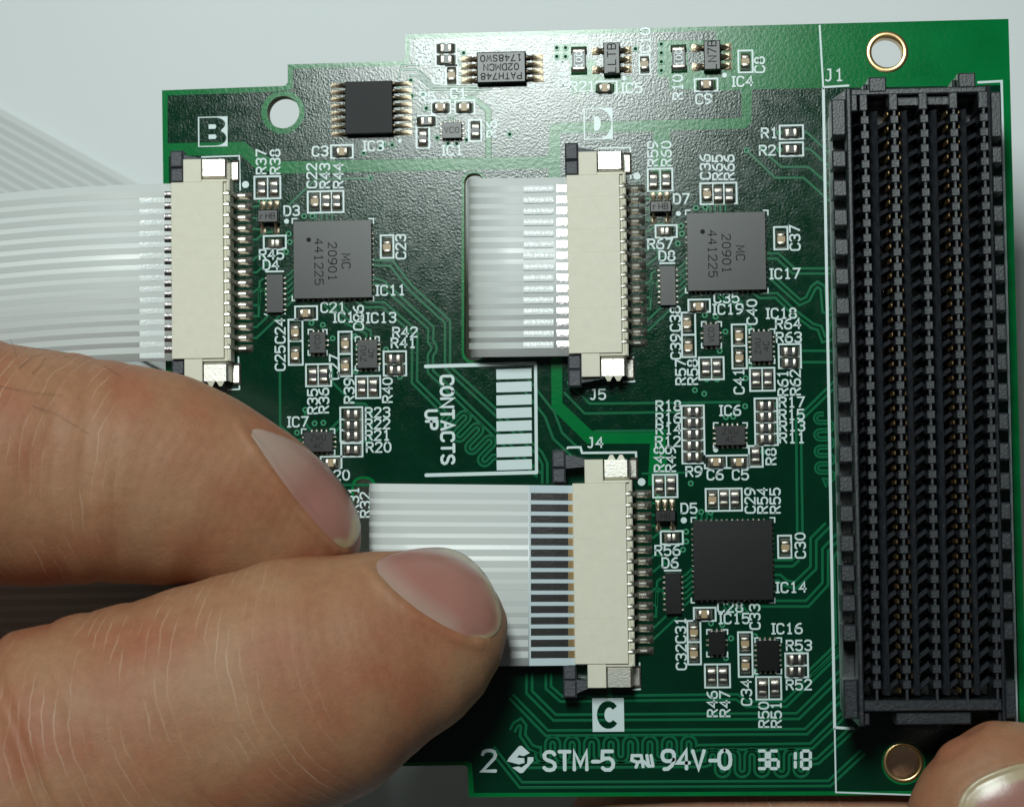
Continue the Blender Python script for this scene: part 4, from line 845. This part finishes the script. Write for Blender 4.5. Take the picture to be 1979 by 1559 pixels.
def nail(hand, V, Fc, poly, centre, prox, dist, pale, edge, lift=.02, fold=()):
    bv = BVHTree.FromPolygons(V, Fc); poly = [Vector(p) for p in poly]
    sm = [Vector(p) for p in poly]
    for _ in range(2):
        o = []
        for i in range(len(sm)): a, b = sm[i], sm[(i + 1) % len(sm)]; o += [a.lerp(b, .25), a.lerp(b, .75)]
        sm = o
    c = Vector(centre); NR = 22; vv, ff, cols = [], [], []; n = len(sm); hitc, nc = ray(bv, *c)
    def colr(q):
        a = min(1, max(0, 1 - (pdist(q, prox)) / pale)); e = min(1, max(0, (edge - pdist(q, dist)) / 5 + .5)); k = min(1, max(0, 1 - (pdist(q, dist) - edge) / 60))
        base = Vector((.345, .155, .125)).lerp(Vector((.38, .21, .155)), .25 * k); base = base.lerp(Vector((.40, .30, .245)), a * .85); return base.lerp(Vector((.42, .325, .20)), e)
    vv.append(hitc + nc * lift); cols.append(colr(c)); last = {}
    for r in range(1, NR + 1):
        for i, p in enumerate(sm):
            rr = r / NR; q = c.lerp(p, rr); h, nn_ = ray(bv, *q)
            fd = min(1, max(0, (pdist(p, fold) - 6) / 22)) if fold else 1
            lf = lift + (1 - fd) * (-.042 * rr ** 6) - fd * .010 * rr ** 6 - (.012 * fd if r == NR else 0)
            if h is None or (last.get(i) is not None and (h - last[i][0]).length > .12):
                lz = last[i][2]; st = last[i][3]; z = lz - max(.02, st * 1.25); w_ = P(q[0], q[1], z); last[i] = (w_, nn_ or last[i][1], z, max(.02, st * 1.12)); vv.append(w_)
            else:
                w_ = h + nn_ * lf; pz = last[i][2] if i in last else w_.z; last[i] = (w_, nn_, w_.z, max(0.0, pz - w_.z)); vv.append(w_)
            cols.append(colr(q))
    for i in range(n): ff.append((0, 1 + i, 1 + (i + 1) % n))
    for r in range(NR - 1):
        for i in range(n): a = 1 + r * n + i; b = 1 + r * n + (i + 1) % n; ff.append((a, a + n, b + n, b))
    me = mesh('nail', vv, ff, M['nail'], True); at = me.color_attributes.new('ncol', 'FLOAT_COLOR', 'POINT')
    for i, q in enumerate(cols): at.data[i].color = (*q, 1)
    so = None
    o = obj('nail', me, hand)
    md = o.modifiers.new('thickness', 'SOLIDIFY'); md.thickness = .03; md.offset = 1 if False else -1
    bm = bmesh.new(); bm.from_mesh(me); bmesh.ops.recalc_face_normals(bm, faces=bm.faces)
    up = sum((f_.normal.z * f_.calc_area() for f_ in bm.faces))
    if up < 0: bmesh.ops.reverse_faces(bm, faces=bm.faces)
    bm.to_mesh(me); bm.free()
    return o
def groove(V, poly, fold, fdepth=.02, UVs=None):
    """sink the bed under a nail and raise a soft fold along its skin side"""
    ring = list(poly) + [poly[0]]
    x0, x1 = min(p[0] for p in poly) - 40, max(p[0] for p in poly) + 40; y0, y1 = min(p[1] for p in poly) - 40, max(p[1] for p in poly) + 40
    for i, p in enumerate(V):
        if UVs[i][2] < .05: continue
        q = topx(p)
        if not (x0 < q[0] < x1 and y0 < q[1] < y1): continue
        dz = fdepth * math.exp(-(pdist(q, fold) / 11) ** 2)
        if inside(q, poly): t = min(1, pdist(q, ring) / 16); dz -= .025 * t * t * (3 - 2 * t)
        V[i] = p + Vector((0, 0, dz))
def finish(name, label, V, Fc, UV, CR):
    me = mesh(name, V, Fc, M['skin'], True)
    a = me.attributes.new('fuv', 'FLOAT_VECTOR', 'POINT'); a.data.foreach_set('vector', [c for u in UV for c in u])
    b = me.attributes.new('crease', 'FLOAT', 'POINT'); b.data.foreach_set('value', CR)
    o = obj(name, me); tag(o, label, 'hand'); return o
V, Fc, UV, CR = [], [], [], []
index = [(-950, 1180, 430, 2.3, 1.3), (-520, 960, 320, 2.1, 1.15), (-200, 880, 246, 1.75, .95), (0, 898, 232, 1.45, .88), (150, 908, 219, 1.25, .84), (280, 921, 207, 1.1, .8), (390, 948, 190, .98, .74), (480, 982, 166, .88, .66), (560, 1014, 140, .76, .56), (622, 1036, 104, .66, .46), (664, 1052, 64, .58, .34), (684, 1060, 34, .54, .22), (694, 1064, 6, .52, .04)]
thumb = [(-950, 1330, 430, 2.3, 1.3), (-560, 1660, 330, 2.2, 1.2), (-250, 1640, 305, 1.95, 1.1), (0, 1530, 290, 1.7, 1.05), (200, 1455, 270, 1.5, .98), (400, 1385, 254, 1.32, .92), (606, 1312, 243, 1.15, .86), (725, 1265, 206, 1.02, .76), (800, 1240, 181, .92, .68), (866, 1224, 160, .84, .6), (920, 1216, 124, .77, .5), (955, 1213, 80, .71, .36), (971, 1212, 42, .68, .22), (978, 1212, 6, .66, .04)]
loft(index, V, Fc, UV, CR, crease=(1.9, 3.6), n=26, folds=((2.35, .012, .06), (2.1, .008, .05), (2.6, .010, .06), (1.25, .01, .12))); n_i = len(V)
loft(thumb, V, Fc, UV, CR, crease=(1.5, 9), n=26, folds=((3.95, .045, .07), (3.5, .012, .05), (3.2, .010, .05), (2.85, .010, .05), (4.5, -.03, .35)))
nt = [(707, 1090), (760, 1068), (810, 1058), (865, 1056), (905, 1073), (940, 1109), (963, 1153), (973, 1190), (967, 1222), (945, 1239), (915, 1241), (890, 1231), (850, 1212), (800, 1180), (760, 1148), (725, 1113)]
ni = [(464, 817), (520, 832), (570, 852), (620, 885), (660, 930), (685, 972), (698, 1010), (697, 1030), (688, 1050), (672, 1066), (655, 1062), (620, 1026), (580, 980), (545, 935), (510, 885), (480, 840)]
tf_ = [(700, 1085), (725, 1115), (760, 1150), (800, 1184), (850, 1216), (890, 1236), (930, 1246)]; if_ = [(464, 820), (505, 885), (540, 938), (576, 984), (616, 1030), (652, 1066)]
groove(V, nt, tf_, .022, UV); groove(V, ni, if_, .03, UV)
hl = finish('hand', 'hand whose index finger and thumb pinch the white ribbon cable', V, Fc, UV, CR); hl['group'] = 'hands holding the board'
nail(hl, V, Fc, nt, (850, 1150), tf_[:5], nt[3:11], 48, 12, fold=tf_)
nail(hl, V, Fc, ni, (600, 960), [(470, 822), (520, 870)], ni[6:11], 110, 22, fold=if_)
bv = BVHTree.FromPolygons(V, Fc)
def hair(px):
    pts = []
    for i, (x, y) in enumerate(px):
        h, n_ = ray(bv, x, y); z = (h.z + .012 + .03 * math.sin(math.pi * i / (len(px) - 1))) if h is not None else (pts[-1].z if pts else 1.9)
        pts.append(P(x, y, z))
    vv, ff = [], []
    for i, p in enumerate(pts):
        r = .0016 * (1 - .6 * i / len(pts))
        for k in range(4): a = k * math.pi / 2; vv.append(p + Vector((r * math.cos(a), r * math.sin(a), r * math.sin(a + 1))))
    for i in range(len(pts) - 1):
        for k in range(4): ff.append((i * 4 + k, i * 4 + (k + 1) % 4, i * 4 + 4 + (k + 1) % 4, i * 4 + 4 + k))
    obj('hair', mesh('hair', vv, ff, M['hair'], True), hl)
for L in ([(20, 655), (28, 672), (32, 690)], [(36, 712), (60, 690), (84, 684)], [(62, 722), (76, 708), (86, 694)], [(0, 746), (60, 758), (122, 764)], [(62, 784), (110, 800), (172, 838)], [(86, 694), (120, 680), (150, 690)], [(200, 706), (226, 722), (240, 730)], [(60, 672), (95, 676), (130, 690)]):
    hair(L)
V, Fc, UV, CR = [], [], [], []
rthumb = [(2700, 2500, 420, .9, 1.2), (2330, 2140, 300, .8, .95), (2130, 1880, 235, .86, .8), (2020, 1712, 214, .85, .66), (1955, 1602, 204, .86, .58), (1930, 1558, 197, .86, .55), (1905, 1515, 180, .87, .50), (1880, 1472, 141, .88, .40), (1862, 1443, 92, .89, .28), (1853, 1430, 50, .90, .16), (1850, 1424, 6, .90, .03)]
under = [(2700, 2300, 420, -.6, 1.2), (2450, 1800, 260, -.9, .85), (2100, 1680, 215, -.80, .72), (1700, 1650, 205, -.74, .68), (1400, 1644, 195, -.72, .66), (1240, 1640, 170, -.70, .60), (1150, 1640, 130, -.66, .5), (1105, 1640, 85, -.62, .36), (1082, 1640, 6, -.58, .04)]
loft(rthumb, V, Fc, UV, CR, crease=(1.6, 9), n=22); loft(under, V, Fc, UV, CR, crease=(1.2, 9))
nr = [(1846, 1660), (1845, 1570), (1858, 1530), (1885, 1504), (1930, 1484), (1985, 1469), (2050, 1482), (2095, 1545), (2090, 1660), (2010, 1740), (1920, 1740)]
rf_ = [(1840, 1660), (1840, 1568), (1853, 1526), (1882, 1499), (1928, 1479), (1985, 1464)]
groove(V, nr, rf_, .012, UV)
hr_ = finish('hand', 'thumb tip gripping the corner of the board below the black connector', V, Fc, UV, CR); hr_['group'] = 'hands holding the board'
nail(hr_, V, Fc, nr, (1965, 1600), nr[-2:] , nr[1:6], 60, 34)

# put each cable's empty at the cable itself
bpy.context.view_layer.update()
for o in [o for o in COL.objects if o.type == 'EMPTY' and o.name.startswith('flat_cable')]:
    pts = [Vector(c.bound_box[0]) for c in o.children if c.name.startswith('film')] + [Vector(c.bound_box[6]) for c in o.children if c.name.startswith('film')]
    lo = Vector((sum(p.x for p in pts) / len(pts), sum(p.y for p in pts) / len(pts), min(p.z for p in pts)))
    o.location = lo
    for c in o.children: c.location = Vector(c.location) - lo
